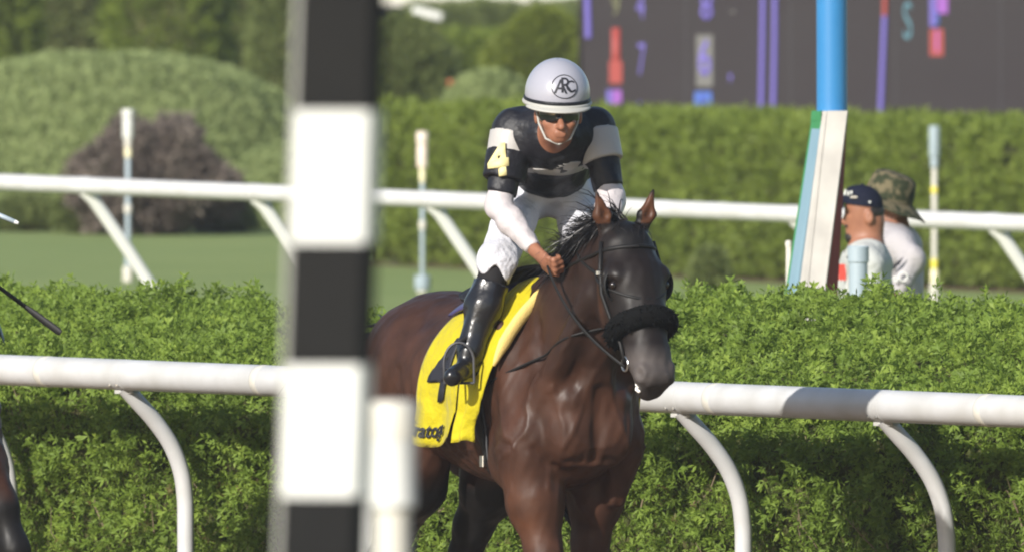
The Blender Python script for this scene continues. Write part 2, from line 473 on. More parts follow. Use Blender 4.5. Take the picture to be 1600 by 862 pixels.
        for q in corners:
            for ax in range(3):
                if q[ax] == 0:
                    q2 = list(q); q2[ax] = 1; q2 = tuple(q2)
                    a, b = val[q], val[q2]
                    x = (a < 0) != (b < 0)
                    t = np.where(x, a / np.where(x, a - b, 1), 0)
                    pt = np.tile(np.array(q, float), (len(I), 1)); pt[:, ax] = t
                    acc[x] += pt[x]; num[x] += 1
        v = self.lo + h * (np.stack([I, J, K], 1) + acc / num[:, None])
        quads = []
        for ax in range(3):
            a = [slice(1, -1)] * 3; a[ax] = slice(0, F.shape[ax] - 1)
            b = list(a); b[ax] = slice(1, F.shape[ax])
            s0, s1 = S[tuple(a)], S[tuple(b)]
            E = np.nonzero(s0 != s1)
            base = [E[0] + 1, E[1] + 1, E[2] + 1]; base[ax] = E[ax]
            u, w = (ax + 1) % 3, (ax + 2) % 3
            def cell(du, dw):
                q = [x.copy() for x in base]; q[u] = q[u] - du; q[w] = q[w] - dw
                return idx[q[0], q[1], q[2]]
            qd = np.stack([cell(1, 1), cell(0, 1), cell(0, 0), cell(1, 0)], 1)
            flip = ~s0[E]
            qd[flip] = qd[flip][:, ::-1]
            quads.append(qd)
        q = np.concatenate(quads)
        q = q[(q >= 0).all(1)]
        self.v = v
        return fast_mesh(name, v, q)

# ------------------------------------------------------------------ foliage
def sprays(name, pts, nrm, size, tint, material, parent, blades=5, upw=0.35, rnd=0.6, spread=58, width=0.13, seed=1, lay=0.0):
    """many small fans of narrow scale-leaved twigs, one fan at each point"""
    g = np.random.default_rng(seed)
    n = len(pts)
    o = nrm * (0.75 * (1 - lay)) + g.normal(size=(n, 3)) * rnd * 0.6
    o[:, 2] += upw
    o /= np.linalg.norm(o, axis=1)[:, None]
    q = g.normal(size=(n, 3)) * (1 - 0.75 * lay) + np.cross(nrm, o) * (2.0 * lay); v = q - (q * o).sum(1)[:, None] * o
    v /= np.linalg.norm(v, axis=1)[:, None]
    w = np.cross(o, v)
    sz = size * g.uniform(0.5, 1.5, n)
    V = np.empty((n, blades, 4, 3))
    for b in range(blades):
        a = R(spread) * (2 * b / max(blades - 1, 1) - 1) + g.uniform(-0.15, 0.15, n)
        ln = sz * (0.85 - 0.30 * abs(2 * b / max(blades - 1, 1) - 1)) * g.uniform(0.8, 1.15, n)
        d = o * np.cos(a)[:, None] + v * np.sin(a)[:, None]
        sd = -o * np.sin(a)[:, None] + v * np.cos(a)[:, None]
        sd = sd * 0.8 + w * g.uniform(-0.6, 0.6, n)[:, None]
        bend = w * (g.uniform(-0.25, 0.25, n) * ln)[:, None]
        bend[:, 2] -= 0.12 * ln
        w_b = 1.0 - abs(2 * b / max(blades - 1, 1) - 1)
        p0 = pts + o * (sz * (0.10 + 0.55 * w_b * (1 if b != blades // 2 else 0)))[:, None]
        V[:, b, 0] = p0
        V[:, b, 1] = p0 + d * (0.55 * ln)[:, None] + sd * (width * ln)[:, None] + bend * 0.3
        V[:, b, 2] = p0 + d * ln[:, None] + bend
        V[:, b, 3] = p0 + d * (0.55 * ln)[:, None] - sd * (width * ln)[:, None] + bend * 0.3
    quads = np.arange(n * blades * 4).reshape(-1, 4)
    me = fast_mesh(name, V.reshape(-1, 3), quads, smooth=False)
    at = me.attributes.new('tint', 'FLOAT', 'POINT')
    at.data.foreach_set('value', np.repeat(np.clip(tint, 0, 1), blades * 4).astype(np.float32))
    ob = link(name, me, material, parent)
    ob['kind'] = 'stuff'
    return ob

def fib_sphere(n, seed):
    g = np.random.default_rng(seed)
    v = g.normal(size=(n, 3)); return v / np.linalg.norm(v, axis=1)[:, None]

def bush(name, centre, radii, n, size, material, label, cat, group=None, lump=0.10, lscale=0.5, seed=3, trunk=None, box=2.0, flat_bottom=0.05, blades=5, depth=0.12, holes=0.0, core=0.86, width=0.14, lay=0.3):
    """clipped or loose shrub: an uneven outline of leaf fans about a dark inner mass, with stems"""
    centre = np.asarray(centre, float); radii = np.asarray(radii, float)
    root = empty(name, (centre[0], centre[1], 0), label, cat, group)
    d = fib_sphere(n, seed)
    def radius(dd):
        s = (np.abs(dd) ** box).sum(-1) ** (-1.0 / box)
        p = dd * s[:, None] * radii
        return p, 1 + lump * snoise(p + centre, lscale, seed)
    p, f = radius(d)
    g = np.random.default_rng(seed + 50)
    f = f - depth * g.uniform(0, 1, n) ** 2
    p = p * f[:, None]
    nr = d / radii; nr /= np.linalg.norm(nr, axis=1)[:, None]
    wp = p + centre
    keep = wp[:, 2] > flat_bottom
    if holes > 0:
        keep &= snoise(wp, lscale * 0.55, seed + 9) > -1 + holes
    wp, nr, f = wp[keep], nr[keep], f[keep]
    loc = wp - np.array([centre[0], centre[1], 0])
    tint = 0.45 + 0.22 * snoise(wp, lscale * 0.8, seed + 4) + g.normal(size=len(wp)) * 0.16
    sprays('foliage', loc, nr, size, tint, material, root, seed=seed, blades=blades, width=width, lay=lay)
    # inner mass
    nu, nv = 40, 20
    u, vv = np.meshgrid(np.linspace(0, 2 * np.pi, nu, endpoint=False), np.linspace(0.02, np.pi - 0.02, nv))
    dd = np.stack([np.cos(u) * np.sin(vv), np.sin(u) * np.sin(vv), np.cos(vv)], -1).reshape(-1, 3)
    q, ff = radius(dd)
    q = q * (ff * core)[:, None] + centre
    q[:, 2] = np.maximum(q[:, 2], 0.012); q -= np.array([centre[0], centre[1], 0])
    fs = [(j * nu + i, j * nu + (i + 1) % nu, (j + 1) * nu + (i + 1) % nu, (j + 1) * nu + i) for j in range(nv - 1) for i in range(nu)]
    link('inner_branches', fast_mesh('inner_branches', q, fs), M['mound_core'] if lay > 0.8 else M['hedge_core'], root)
    tr = trunk or (0.05, 0.0)
    mb = MB()
    mb.tube([(tr[1], -0.0, -0.05), (tr[1] * 0.8 + 0.02, 0, centre[2] * 0.4), (0, 0, centre[2] * 0.9 + 0.05)], [tr[0] * 1.25, tr[0], tr[0] * 0.5], 10)
    for k in range(4):
        a = k * 1.7 + seed
        mb.tube([(tr[1] * 0.8, 0, centre[2] * 0.35), (radii[0] * 0.35 * math.cos(a), radii[1] * 0.35 * math.sin(a), centre[2] * 0.7), (radii[0] * 0.6 * math.cos(a), radii[1] * 0.6 * math.sin(a), centre[2] * 1.05)], [tr[0] * 0.7, tr[0] * 0.5, tr[0] * 0.2], 7)
    mb.build('trunk', M['bark'], root)
    return root

# ================================================================== THE SETTING
def sheet(name, x0, x1, y0, y1, z, m, nx=2, ny=2):
    vs, fs = loft_grid(lambda u, v: (x0 + (x1 - x0) * u, y0 + (y1 - y0) * v, z), nx, ny)
    return tag(link(name, make_mesh(name, vs, fs), m), kind='structure')
sheet('ground', -900, 900, -60, 3000, 0.0, M['rough_grass'])

A1 = R(29.0)                                         # the rail and the track run this far off the line of sight
RD = np.array([math.sin(A1), -math.cos(A1), 0.0])    # along the rail, towards the right and the camera
RN = np.array([math.cos(A1), math.sin(A1), 0.0])     # across it, away from the track
RAIL0 = np.array([0.48, 103.3, 0.0])
RAIL_Z = 1.131
def rail_pt(s, t=0.0, z=0.0):
    return RAIL0 + RD * s + RN * t + np.array([0, 0, z])

def strip(name, t0, t1, s0, s1, z, m):
    vs = [rail_pt(s0, t0, z), rail_pt(s1, t0, z), rail_pt(s1, t1, z), rail_pt(s0, t1, z)]
    return tag(link(name, make_mesh(name, vs, [(0, 1, 2, 3)], False), m), kind='structure')
strip('dirt_track', -26.0, 0.45, -160, 140, 0.004, M['dirt'])
strip('hedge_bed', 0.45, 3.1, -60, 60, 0.008, M['soil'])
# mown turf course with its light and dark stripes
strip('turf_course', 3.1, 58.0, -220, 140, 0.004, M['turf'])

# ------------------------------------------------------------------ near rail
rail = empty('running_rail', rail_pt(0), 'white tubular running rail with curved posts just behind the horse', 'rail')
def rl(s, t=0.0, z=0.0): return rail_pt(s, t, z) - rail_pt(0)
joints = [-8.7, -4.72, -2.95, 0.60, 2.63, 6.5]
for a, b in zip(joints[:-1], joints[1:]):
    n = 12
    MB().tube([rl(a + 0.004 + (b - a - 0.008) * i / n, 0, RAIL_Z) for i in range(n + 1)], 0.0595, 28).build('rail_tube', M['rail_white'], rail)
for j in joints[1:-1]:
    MB().tube([rl(j - 0.022, 0, RAIL_Z), rl(j - 0.018, 0, RAIL_Z), rl(j + 0.018, 0, RAIL_Z), rl(j + 0.022, 0, RAIL_Z)], [0.0595, 0.0606, 0.0606, 0.0595], 28).build('joint_sleeve', M['old_white'], rail)
    MB().tube([rl(j - 0.026, 0, RAIL_Z), rl(j - 0.0225, 0, RAIL_Z)], 0.0598, 28).build('joint_gap', M['grey_paint'], rail)
post_mesh = None
for s in [-8.55, -7.05, -5.56, -4.10, -2.63, -1.17, 0.31, 1.84, 3.36, 4.9]:
    if post_mesh is None:
        ctl = [(0.0, -0.045), (0.06, -0.105), (0.135, -0.18), (0.205, -0.27), (0.25, -0.37), (0.268, -0.47), (0.272, -0.60), (0.272, -RAIL_Z - 0.03)]
        pts = []
        for i in range(len(ctl) - 1):
            p0 = ctl[max(i - 1, 0)]; p1 = ctl[i]; p2 = ctl[i + 1]; p3 = ctl[min(i + 2, len(ctl) - 1)]
            for k in range(5):
                u = k / 5
                pts.append([0.5 * ((2 * p1[c]) + (-p0[c] + p2[c]) * u + (2 * p0[c] - 5 * p1[c] + 4 * p2[c] - p3[c]) * u * u + (-p0[c] + 3 * p1[c] - 3 * p2[c] + p3[c]) * u ** 3) for c in (0, 1)])
        pts.append(ctl[-1])
        mb = MB().tube([Vector(RN) * t + Vector((0, 0, z)) for t, z in pts], 0.034, 18, side=RD, flat=0.95)
        o = mb.build('post', M['rail_white'], rail); post_mesh = o.data
    else:
        o = bpy.data.objects.new('post', post_mesh); COL.objects.link(o); o.parent = rail
    o.location = Vector(rl(s, 0, RAIL_Z))
    MB().box(rl(s, 0.012, RAIL_Z - 0.066), (0.085, 0.05, 0.014), Matrix.Rotation(-A1, 3, 'Z'), 0.004).build('bracket', M['grey_paint'], rail)
    for q in (-0.03, 0.03): MB().lathe(rl(s + q, -0.045, RAIL_Z - 0.040), [(0.005, -0.006), (0.0075, -0.003), (0.0075, 0.004), (0.003, 0.006)], 8).build('bolt', M['steel'], rail)
    o2 = MB().tube([Vector(rl(s - 0.05, 0, RAIL_Z)), Vector(rl(s + 0.05, 0, RAIL_Z))], [0.0602, 0.0602], 28).build('clamp_band', M['rail_white'], rail)

# ------------------------------------------------------------------ near hedge
hedge = empty('hedge', rail_pt(0, 1.6), 'bright green leafy hedge right behind the near white rail', 'hedge')
HB = rail_pt(0, 1.6)
prof = np.array([(0.50, 0.0), (0.46, 0.35), (0.40, 0.70), (0.345, 0.95), (0.44, 1.12), (0.95, 1.25), (1.5, 1.37), (2.1, 1.42), (2.5, 1.38), (2.75, 1.15), (2.8, 0.5), (2.8, 0.0)])
seg = np.r_[0, np.cumsum(np.linalg.norm(np.diff(prof, axis=0), axis=1))]
PL = seg[-1]
zs_s = [-14, -9.1, -7.5, -5.7, -4.6, -3.48, -2.75, -1.09, 2, 6]
zs_z = [1.36, 1.36, 1.33, 1.265, 1.28, 1.37, 1.435, 1.42, 1.41, 1.39]
def hedge_pt(s, l):
    t = np.interp(l, seg, prof[:, 0]); z = np.interp(l, seg, prof[:, 1])
    top = np.interp(s, zs_s, zs_z)
    back = np.clip((t - 0.6) / 1.4, 0, 1)
    z = z * (1 + (top / 1.42 - 1) * back)
    return RAIL0 + s[:, None] * RD + t[:, None] * RN + z[:, None] * np.array([0, 0, 1.0])
def hedge_nr(l):
    e = 0.06
    t1 = np.interp(l + e, seg, prof[:, 0]); z1 = np.interp(l + e, seg, prof[:, 1]); t0 = np.interp(l - e, seg, prof[:, 0]); z0 = np.interp(l - e, seg, prof[:, 1])
    dt, dz = t1 - t0, z1 - z0
    nt, nz = -dz, dt
    L = np.sqrt(nt ** 2 + nz ** 2) + 1e-9
    return (nt / L)[:, None] * RN + (nz / L)[:, None] * np.array([0, 0, 1.0])
def hedge_disp(p):
    return 0.055 * snoise(p, 0.60, 3) + 0.045 * snoise(p, 0.26, 11) + 0.028 * snoise(p, 0.11, 17)
def hedge_leaves(n, seed, s0, s1, l0, l1, size, din, tshift):
    g = np.random.default_rng(seed)
    s = g.uniform(s0, s1, n); l = g.uniform(l0, l1, n)
    p = hedge_pt(s, l); nr = hedge_nr(l)
    dsp = hedge_disp(p)
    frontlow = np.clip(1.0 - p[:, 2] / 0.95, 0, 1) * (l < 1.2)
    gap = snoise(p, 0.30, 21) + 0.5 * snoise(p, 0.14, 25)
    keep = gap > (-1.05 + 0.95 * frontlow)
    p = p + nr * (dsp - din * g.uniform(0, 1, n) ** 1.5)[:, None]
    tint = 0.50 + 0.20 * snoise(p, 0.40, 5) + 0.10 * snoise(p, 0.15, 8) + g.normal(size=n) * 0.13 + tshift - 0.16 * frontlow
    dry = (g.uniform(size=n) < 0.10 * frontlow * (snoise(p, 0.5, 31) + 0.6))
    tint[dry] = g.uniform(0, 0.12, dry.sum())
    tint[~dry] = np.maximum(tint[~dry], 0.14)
    return p[keep] - HB, nr[keep], tint[keep]
lf, ln_, lt = [], [], []
for a in [(60000, 1, -7.5, 4.6, 0.05, 1.35, 0.07, 0.10, 0.04), (78000, 2, -12.5, 4.6, 1.1, 3.15, 0.07, 0.06, 0.08), (3000, 4, -12.5, 4.6, 3.1, PL - 0.05, 0.08, 0.06, 0.0)]:
    p, q, t = hedge_leaves(*a); lf.append(p); ln_.append(q); lt.append(t)
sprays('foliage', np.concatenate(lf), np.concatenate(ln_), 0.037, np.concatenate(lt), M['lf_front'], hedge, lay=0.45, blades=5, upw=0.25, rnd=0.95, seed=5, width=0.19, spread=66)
ns, nl = 150, 44
S, L = np.meshgrid(np.linspace(-12.6, 4.7, ns), np.linspace(0.0, PL, nl))
cp = hedge_pt(S.ravel(), L.ravel()); cn = hedge_nr(L.ravel())
cp = cp + cn * (hedge_disp(cp) - 0.115)[:, None]
cp[:, 2] = np.maximum(cp[:, 2], 0.014)
fs = [(j * ns + i, j * ns + i + 1, (j + 1) * ns + i + 1, (j + 1) * ns + i) for j in range(nl - 1) for i in range(ns - 1)]
link('inner_branches', fast_mesh('inner_branches', cp - HB, fs), M['hedge_core'], hedge)
mb = MB()
g = np.random.default_rng(12)
for i in range(170):
    s = g.uniform(-7, 4); l = g.uniform(0.05, 0.9)
    p = hedge_pt(np.array([s]), np.array([l]))[0] + RN * 0.03
    d = np.array([g.normal() * 0.5, g.normal() * 0.4, abs(g.normal()) + 0.5]); d /= np.linalg.norm(d)
    L_ = g.uniform(0.08, 0.22)
    mb.tube([p - HB, p - HB + d * L_ * 0.5 + g.normal(size=3) * 0.012, p - HB + d * L_], [0.0034, 0.0026, 0.0012], 5, caps=False)
tw = mb.build('bare_twigs', M['twig'], hedge); tw['kind'] = 'stuff'
mb = MB()
for i in range(24):
    p = hedge_pt(np.array([-11.5 + i * 0.68]), np.array([0.0]))[0] + RN * (0.9 + 0.15 * math.sin(i * 2.3)) - HB
    mb.tube([p, p + np.array([0.03, 0.02, 0.5]), p + np.array([-0.02, 0.04, 1.05])], [0.028, 0.022, 0.010], 8)
mb.build('stems', M['bark'], hedge)['kind'] = 'stuff'

# ------------------------------------------------------------------ far rail
FA, FB = P(-260, 274.5, 154.0), P(1860, 359.5, 146.0)
def fr(u, dx=0.0, dy=0.0, dz=0.0): return FA + (FB - FA) * u + np.array([dx, dy, dz])
def fu(px):                                           # parameter of the rail point seen at pixel column px
    lo, hi = 0.0, 1.0
    for _ in range(40):
        m = (lo + hi) / 2
        q = fr(m)
        if 800 + F_PX * q[0] / q[1] < px: lo = m
        else: hi = m
    return lo
far_rail = empty('running_rail', (FA + FB) / 2 * np.array([1, 1, 0]), 'thinner white running rail with slanting legs in front of the back hedge', 'rail')
FO = (FA + FB) / 2 * np.array([1, 1, 0])
cuts = [0.0, fu(475), fu(1130), 1.0]
for a, b in zip(cuts[:-1], cuts[1:]):
    MB().tube([fr(a + (b - a) * (0.0004 + 0.9992 * i / 10)) - FO for i in range(11)], 0.047, 22).build('rail_tube', M['rail_white'], far_rail)
for c in cuts[1:-1]:
    MB().tube([fr(c - 0.003) - FO, fr(c + 0.003) - FO], 0.049, 22).build('joint_sleeve', M['rail_white'], far_rail)
for px in [-142, 131, 398, 672, 945, 1240, 1552, 1830]:
    q = fr(fu(px)) - FO
    MB().tube([q + np.array([0.0, 0, -0.03]), q + np.array([0.05, 0.02, -0.075]), q + np.array([0.245, 0.10, -0.36]), q + np.array([0.44, 0.19, -0.665]), q + np.array([0.48, 0.21, -0.76]), np.array([q[0] + 0.485, q[1] + 0.21, -0.02])],
              0.036, 14, flat=0.8).build('post', M['white_paint'], far_rail)
    MB().tube([q + np.array([-0.03, 0.005, 0.0]), q + np.array([0.03, -0.005, 0.0])], 0.0495, 20).build('clamp_band', M['rail_white'], far_rail)
    MB().box(q + np.array([0.07, 0.04, -0.06]), (0.05, 0.012, 0.05)).build('bracket', M['grey_paint'], far_rail)

# ------------------------------------------------------------------ finish pole and white posts in front
fp0 = P(536, 0, 45.0); fp1 = P(505, 862, 45.0)
ax = (fp0 - fp1) / (fp0[2] - fp1[2])
base = fp1 + ax * (0 - fp1[2])
pole = empty('finish_pole', base, 'tall square black and white banded finish pole in the foreground', 'pole')
yaw = Matrix.Rotation(R(-9.0), 3, 'Z')
def zpole(py): return P(515, py, 45.0)[2]
edges = [0.0, 0.55, 0.76, 0.97, 1.185, 1.40, 1.61, 1.825, 2.04 + 0.0, zpole(775), zpole(568), zpole(380), zpole(172), zpole(-30), zpole(-230), zpole(-430)]
edges[8] = zpole(775) - 0.215
for i in range(len(edges) - 1):
    z0, z1 = edges[i], edges[i + 1]
    white = (i - 9) % 2 == 0
    c = ax * ((z0 + z1) / 2)
    mb = MB().box((0, 0, (z0 + z1) / 2), (0.124, 0.124, z1 - z0 - 0.0012), yaw, 0.006)
    mb.v = [(x + ax[0] * z, y + ax[1] * z, z) for x, y, z in mb.v]
    mb.build('band', M['white_paint'] if white else M['black_paint'], pole, sharp=20)
zt = edges[-1]
MB().box(ax * (zt + 0.02), (0.15, 0.15, 0.04), yaw, 0.01).build('cap', M['black_paint'], pole, sharp=20)
sidep = yaw @ Vector((-0.066, 0.0, 0))
mb = MB().box((sidep[0], sidep[1], zt / 2), (0.007, 0.112, zt - 0.06), yaw)
mb.v = [(x + ax[0] * z, y + ax[1] * z, z) for x, y, z in mb.v]
mb.build('side_trim', M['grey_paint'], pole)

wp_base = P(613, 640, 52.0) * np.array([1, 1, 0])
zc = lambda py, d: P(613, py, d)[2]
post = empty('white_post', wp_base, 'round capped white post standing beside the finish pole', 'post')
zt = zc(625, 52.0)
MB().lathe((0, 0, 0), [(0.040, zt - 0.205), (0.0455, zt - 0.198), (0.0455, zt - 0.075), (0.0462, zt - 0.073)], 28).build('upper_sleeve', M['white_paint'], post)
MB().lathe((0, 0, 0), [(0.0470, zt - 0.073), (0.0470, zt - 0.012), (0.0430, zt - 0.003), (0.030, zt)], 28).build('cap', M['old_white'], post)
MB().lathe((0, 0, 0), [(0.034, 0.0), (0.034, zt - 0.2)], 24).build('shaft', M['old_white'], post)
bb = P(569, 700, 48.0)
board = empty('marker_board', bb * np.array([1, 1, 0]), 'narrow white board between finish pole and round white post', 'board')
zb = P(569, 566, 48.0)[2]
MB().box((0, 0, zb / 2), (0.024, 0.012, zb), None, 0.003).build('plank', M['white_paint'], board)
for k, py in enumerate((715, 728, 742)):
    q = P(572 - k * 1.5, py, 48.0) - bb * np.array([1, 1, 0])
    MB().box((q[0], -0.0068, q[2]), (0.0022, 0.0012, 0.013), Matrix.Rotation(R(28), 3, 'Y')).build('slanted_mark', M['ink'], board)

# ------------------------------------------------------------------ back hedge
def wall_hedge(name, A, B, width, height, n, size, material, label, lump=0.05, seed=30, topvar=0.03):
    A, B = np.asarray(A, float), np.asarray(B, float)
    root = empty(name, (A + B) / 2, label, 'hedge')
    C = (A + B) / 2
    d = B - A; Ln = np.linalg.norm(d); d = d / Ln
    nv = np.array([-d[1], d[0], 0.0]);  nv = nv if nv[1] > 0 else -nv
    pr = np.array([(0.03, 0.0), (-0.02, 0.25 * height), (0.0, 0.75 * height), (0.05, 0.94 * height), (0.14, height), (width - 0.15, height), (width, 0.9 * height), (width, 0.0)])
    sg = np.r_[0, np.cumsum(np.linalg.norm(np.diff(pr, axis=0), axis=1))]
    g = np.random.default_rng(seed)
    def pt(s, l):
        t = np.interp(l, sg, pr[:, 0]); z = np.interp(l, sg, pr[:, 1]) 
        p = A + s[:, None] * d + t[:, None] * nv
        hv = 1 + topvar * snoise(np.stack([s, s * 0, s * 0], 1), 2.2, seed)
        p[:, 2] = z * hv
        return p
    def nr(l):
        e = 0.05
        dt = np.interp(l + e, sg, pr[:, 0]) - np.interp(l - e, sg, pr[:, 0]); dz = np.interp(l + e, sg, pr[:, 1]) - np.interp(l - e, sg, pr[:, 1])
        Lq = np.sqrt(dt ** 2 + dz ** 2) + 1e-9
        return (-dz / Lq)[:, None] * nv + (dt / Lq)[:, None] * np.array([0, 0, 1.0])
    l = g.uniform(0.02, sg[-2], n); s = g.uniform(0, Ln, n)
    p = pt(s, l); q = nr(l)
    sp = p * np.array([1, 1, 0.45])
    dsp = lump * snoise(sp, 0.45, seed + 2) + 0.4 * lump * snoise(p, 0.2, seed + 6)
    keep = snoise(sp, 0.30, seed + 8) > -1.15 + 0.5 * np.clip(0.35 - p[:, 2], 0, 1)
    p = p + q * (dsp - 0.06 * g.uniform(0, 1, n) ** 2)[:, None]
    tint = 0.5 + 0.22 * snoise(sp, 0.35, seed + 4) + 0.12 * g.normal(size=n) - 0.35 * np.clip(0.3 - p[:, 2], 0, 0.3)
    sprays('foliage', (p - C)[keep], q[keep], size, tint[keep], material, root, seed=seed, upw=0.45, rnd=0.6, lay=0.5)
    ns_, nl_ = 80, 26
    S_, L_ = np.meshgrid(np.linspace(0, Ln, ns_), np.linspace(0, sg[-1], nl_))
    cp = pt(S_.ravel(), L_.ravel()); cq = nr(L_.ravel())
    cp = cp + cq * (lump * snoise(cp * np.array([1, 1, 0.45]), 0.45, seed + 2) - 0.09)[:, None]
    cp[:, 2] = np.maximum(cp[:, 2], 0.012)
    f_ = [(j * ns_ + i, j * ns_ + i + 1, (j + 1) * ns_ + i + 1, (j + 1) * ns_ + i) for j in range(nl_ - 1) for i in range(ns_ - 1)]
    link('inner_branches', fast_mesh('inner_branches', cp - C, f_), M['hedge_core'], root)
    return root
z0 = np.array([1, 1, 0])
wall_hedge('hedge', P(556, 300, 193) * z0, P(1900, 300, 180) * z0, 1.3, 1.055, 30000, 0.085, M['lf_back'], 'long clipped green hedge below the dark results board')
# low mulch strip with dry tufts along the foot of the back hedge
vs = [P(556, 300, 192.3) * z0 + [0, 0, 0.008], P(1900, 300, 179.3) * z0 + [0, 0, 0.008], P(1900, 300, 180.4) * z0 + [0, 0, 0.008], P(556, 300, 193.4) * z0 + [0, 0, 0.008]]
tag(link('mulch_bed', make_mesh('mulch_bed', vs, [(0, 1, 2, 3)], False), M['soil']), kind='structure')

# ------------------------------------------------------------------ shrubs and trees of the infield
def at_bush(name, px, py_top, py_base, half_px, d, n, size, m, label, cat, **kw):
    s = d / F_PX
    top = P(px, py_top, d)[2]
    h = top + 0.03
    r = half_px * s
    zb = kw.pop('sink', 0.25)
    c = np.array([P(px, py_top, d)[0], d, h * zb])
    return bush(name, c, (r, kw.pop('ry', r), h * (1 - zb)), n, size, m, label, cat, **kw)
at_bush('clipped_shrub', 170, 94, 360, 330, 216, 46000, 0.052, M['lf_mound'], 'broad pale green rounded shrub mound filling the left background', 'shrub', lump=0.02, lscale=0.55, seed=41, ry=1.3, box=2.5, sink=0.1, depth=0.04, core=0.95, lay=0.85, width=0.2)
at_bush('clipped_shrub', 440, 236, 370, 92, 207, 9000, 0.052, M['lf_mound'], 'small pale rounded shrub half hidden behind the finish pole', 'shrub', lump=0.04, seed=43, sink=0.2, depth=0.05, core=0.94, lay=0.85, width=0.2)
at_bush('purple_shrub', 236, 212, 368, 116, 204.5, 9000, 0.085, M['lf_purple'], 'brownish purple shrub with a short bare trunk on the grass', 'shrub', lump=0.26, lscale=0.62, seed=45, sink=0.50, depth=0.45, box=2.1, trunk=(0.055, 0.02), holes=0.25, flat_bottom=0.06, core=0.75)
at_bush('low_shrub', 45, 318, 362, 62, 206, 3500, 0.07, M['lf_dark'], 'low dark shrub at the far left under the mound', 'shrub', lump=0.12, seed=47, sink=0.3, depth=0.2, holes=0.2)
at_bush('low_shrub', 128, 300, 366, 34, 205, 2200, 0.07, M['lf_dark'], 'low dark shrub touching the left side of the purple shrub', 'shrub', lump=0.12, seed=48, sink=0.3, depth=0.2, holes=0.2)
at_bush('low_shrub', 345, 322, 372, 50, 205.5, 2600, 0.07, M['lf_dark'], 'low dark shrub touching the right side of the purple shrub', 'shrub', lump=0.12, seed=49, sink=0.3, depth=0.2, holes=0.2)
at_bush('clipped_shrub', 765, 118, 200, 112, 212, 13000, 0.052, M['lf_mound'], 'pale green rounded shrub rising over the hedge beside the helmet', 'shrub', lump=0.025, seed=51, sink=0.15, depth=0.04, core=0.95, lay=0.85, width=0.2)
at_bush('round_bush', 1108, 392, 430, 28, 177, 1800, 0.055, M['lf_dark'], 'small dark round bush at the foot of the back hedge', 'bush', lump=0.12, seed=52, sink=0.4, depth=0.2)
def evergreen(name, px, half_px, d, h, n, size, m, label, seed, taper=0.35, lump=0.06, holes=0.0):
    """upright tree: tapered trunk, limbs and a full crown that starts near the ground"""
    s = d / F_PX; r = half_px * s
    root = empty(name, (P(px, 0, d)[0], d, 0), label, 'tree')
    g = np.random.default_rng(seed)
    z = h * g.uniform(0.02, 1.0, n); a = g.uniform(0, 2 * np.pi, n)
    def rad(zz, aa):
        u = zz / h
        base = r * np.clip((1 - u) / (1 - taper + 1e-6), 0, 1) ** 0.6 * np.clip(0.82 + u * 1.2, 0, 1)
        p = np.stack([np.cos(aa) * base, np.sin(aa) * base, zz], -1)
        return base * (1 + lump * snoise(p * np.array([1, 1, 0.6]), r * 0.8, seed) + 0.5 * lump * snoise(p, r * 0.3, seed + 5))
    rr = rad(z, a) * (1 - 0.18 * g.uniform(0, 1, n) ** 2)
    p = np.stack([np.cos(a) * rr, np.sin(a) * rr, z], 1)
    nr = np.stack([np.cos(a), np.sin(a), np.full(n, 0.25)], 1)
    keep = snoise(p, r * 0.35, seed + 9) > -1.1 + holes
    tint = 0.48 + 0.24 * snoise(p, r * 0.45, seed + 3) + 0.13 * g.normal(size=n)
    sprays('crown', p[keep], nr[keep], size, tint[keep], m, root, seed=seed, upw=0.4)
    nu, nv = 28, 18
    U, V = np.meshgrid(np.linspace(0, 2 * np.pi, nu, endpoint=False), np.linspace(0.03, 0.995, nv) * h)
    q = rad(V.ravel(), U.ravel()) * 0.82
    cp = np.stack([np.cos(U.ravel()) * q, np.sin(U.ravel()) * q, V.ravel()], 1)
    fs = [(j * nu + i, j * nu + (i + 1) % nu, (j + 1) * nu + (i + 1) % nu, (j + 1) * nu + i) for j in range(nv - 1) for i in range(nu)]
    link('inner_branches', fast_mesh('inner_branches', cp, fs), M['hedge_core'], root)
    mb = MB(); mb.tube([(0, 0, -0.05), (0.02, 0, h * 0.4), (0, 0, h * 0.9)], [0.09, 0.06, 0.015], 10)
    for k in range(9):
        aa = k * 2.4; zz = h * (0.1 + 0.08 * k)
        mb.tube([(0, 0, zz), (r * 0.4 * math.cos(aa), r * 0.4 * math.sin(aa), zz + 0.2), (r * 0.75 * math.cos(aa), r * 0.75 * math.sin(aa), zz + 0.3)], [0.03, 0.02, 0.008], 6)
    mb.build('trunk', M['bark'], root)
    return root
evergreen('evergreen_tree', 628, 80, 224, 1.42, 9000, 0.075, M['lf_dark'], 'dense dark upright evergreen just right of the finish pole', 61, lump=0.07, taper=0.78)
evergreen('evergreen_tree', 850, 86, 231, 1.41, 9000, 0.08, M['lf_yellow'], 'yellow green leafy tree beside the left edge of the results board', 62, lump=0.10, holes=0.15, taper=0.75)
evergreen('evergreen_tree', 455, 60, 236, 3.2, 8000, 0.09, M['lf_dark'], 'dark tree behind the top of the finish pole', 63, lump=0.1)
for i, (px, hp, d, lab) in enumerate([(-40, 95, 252, 'dark tree over the mound at the far left corner'), (110, 100, 256, 'second dark tree from the left above the mound'), (265, 95, 250, 'third dark tree from the left above the mound'), (385, 85, 254, 'fourth dark tree from the left above the mound')]):
    evergreen('background_tree', px, hp, d, 3.8 + 0.2 * i, 9000, 0.10, M['lf_dark'] if i % 2 else M['lf_back'], lab, 70 + i, lump=0.12)
wall_hedge('hedge', P(660, 60, 262) * z0, P(860, 60, 262) * z0, 1.0, P(740, 62, 262)[2], 5000, 0.10, M['lf_back'], 'short far hedge in the gap between two trees', seed=80)
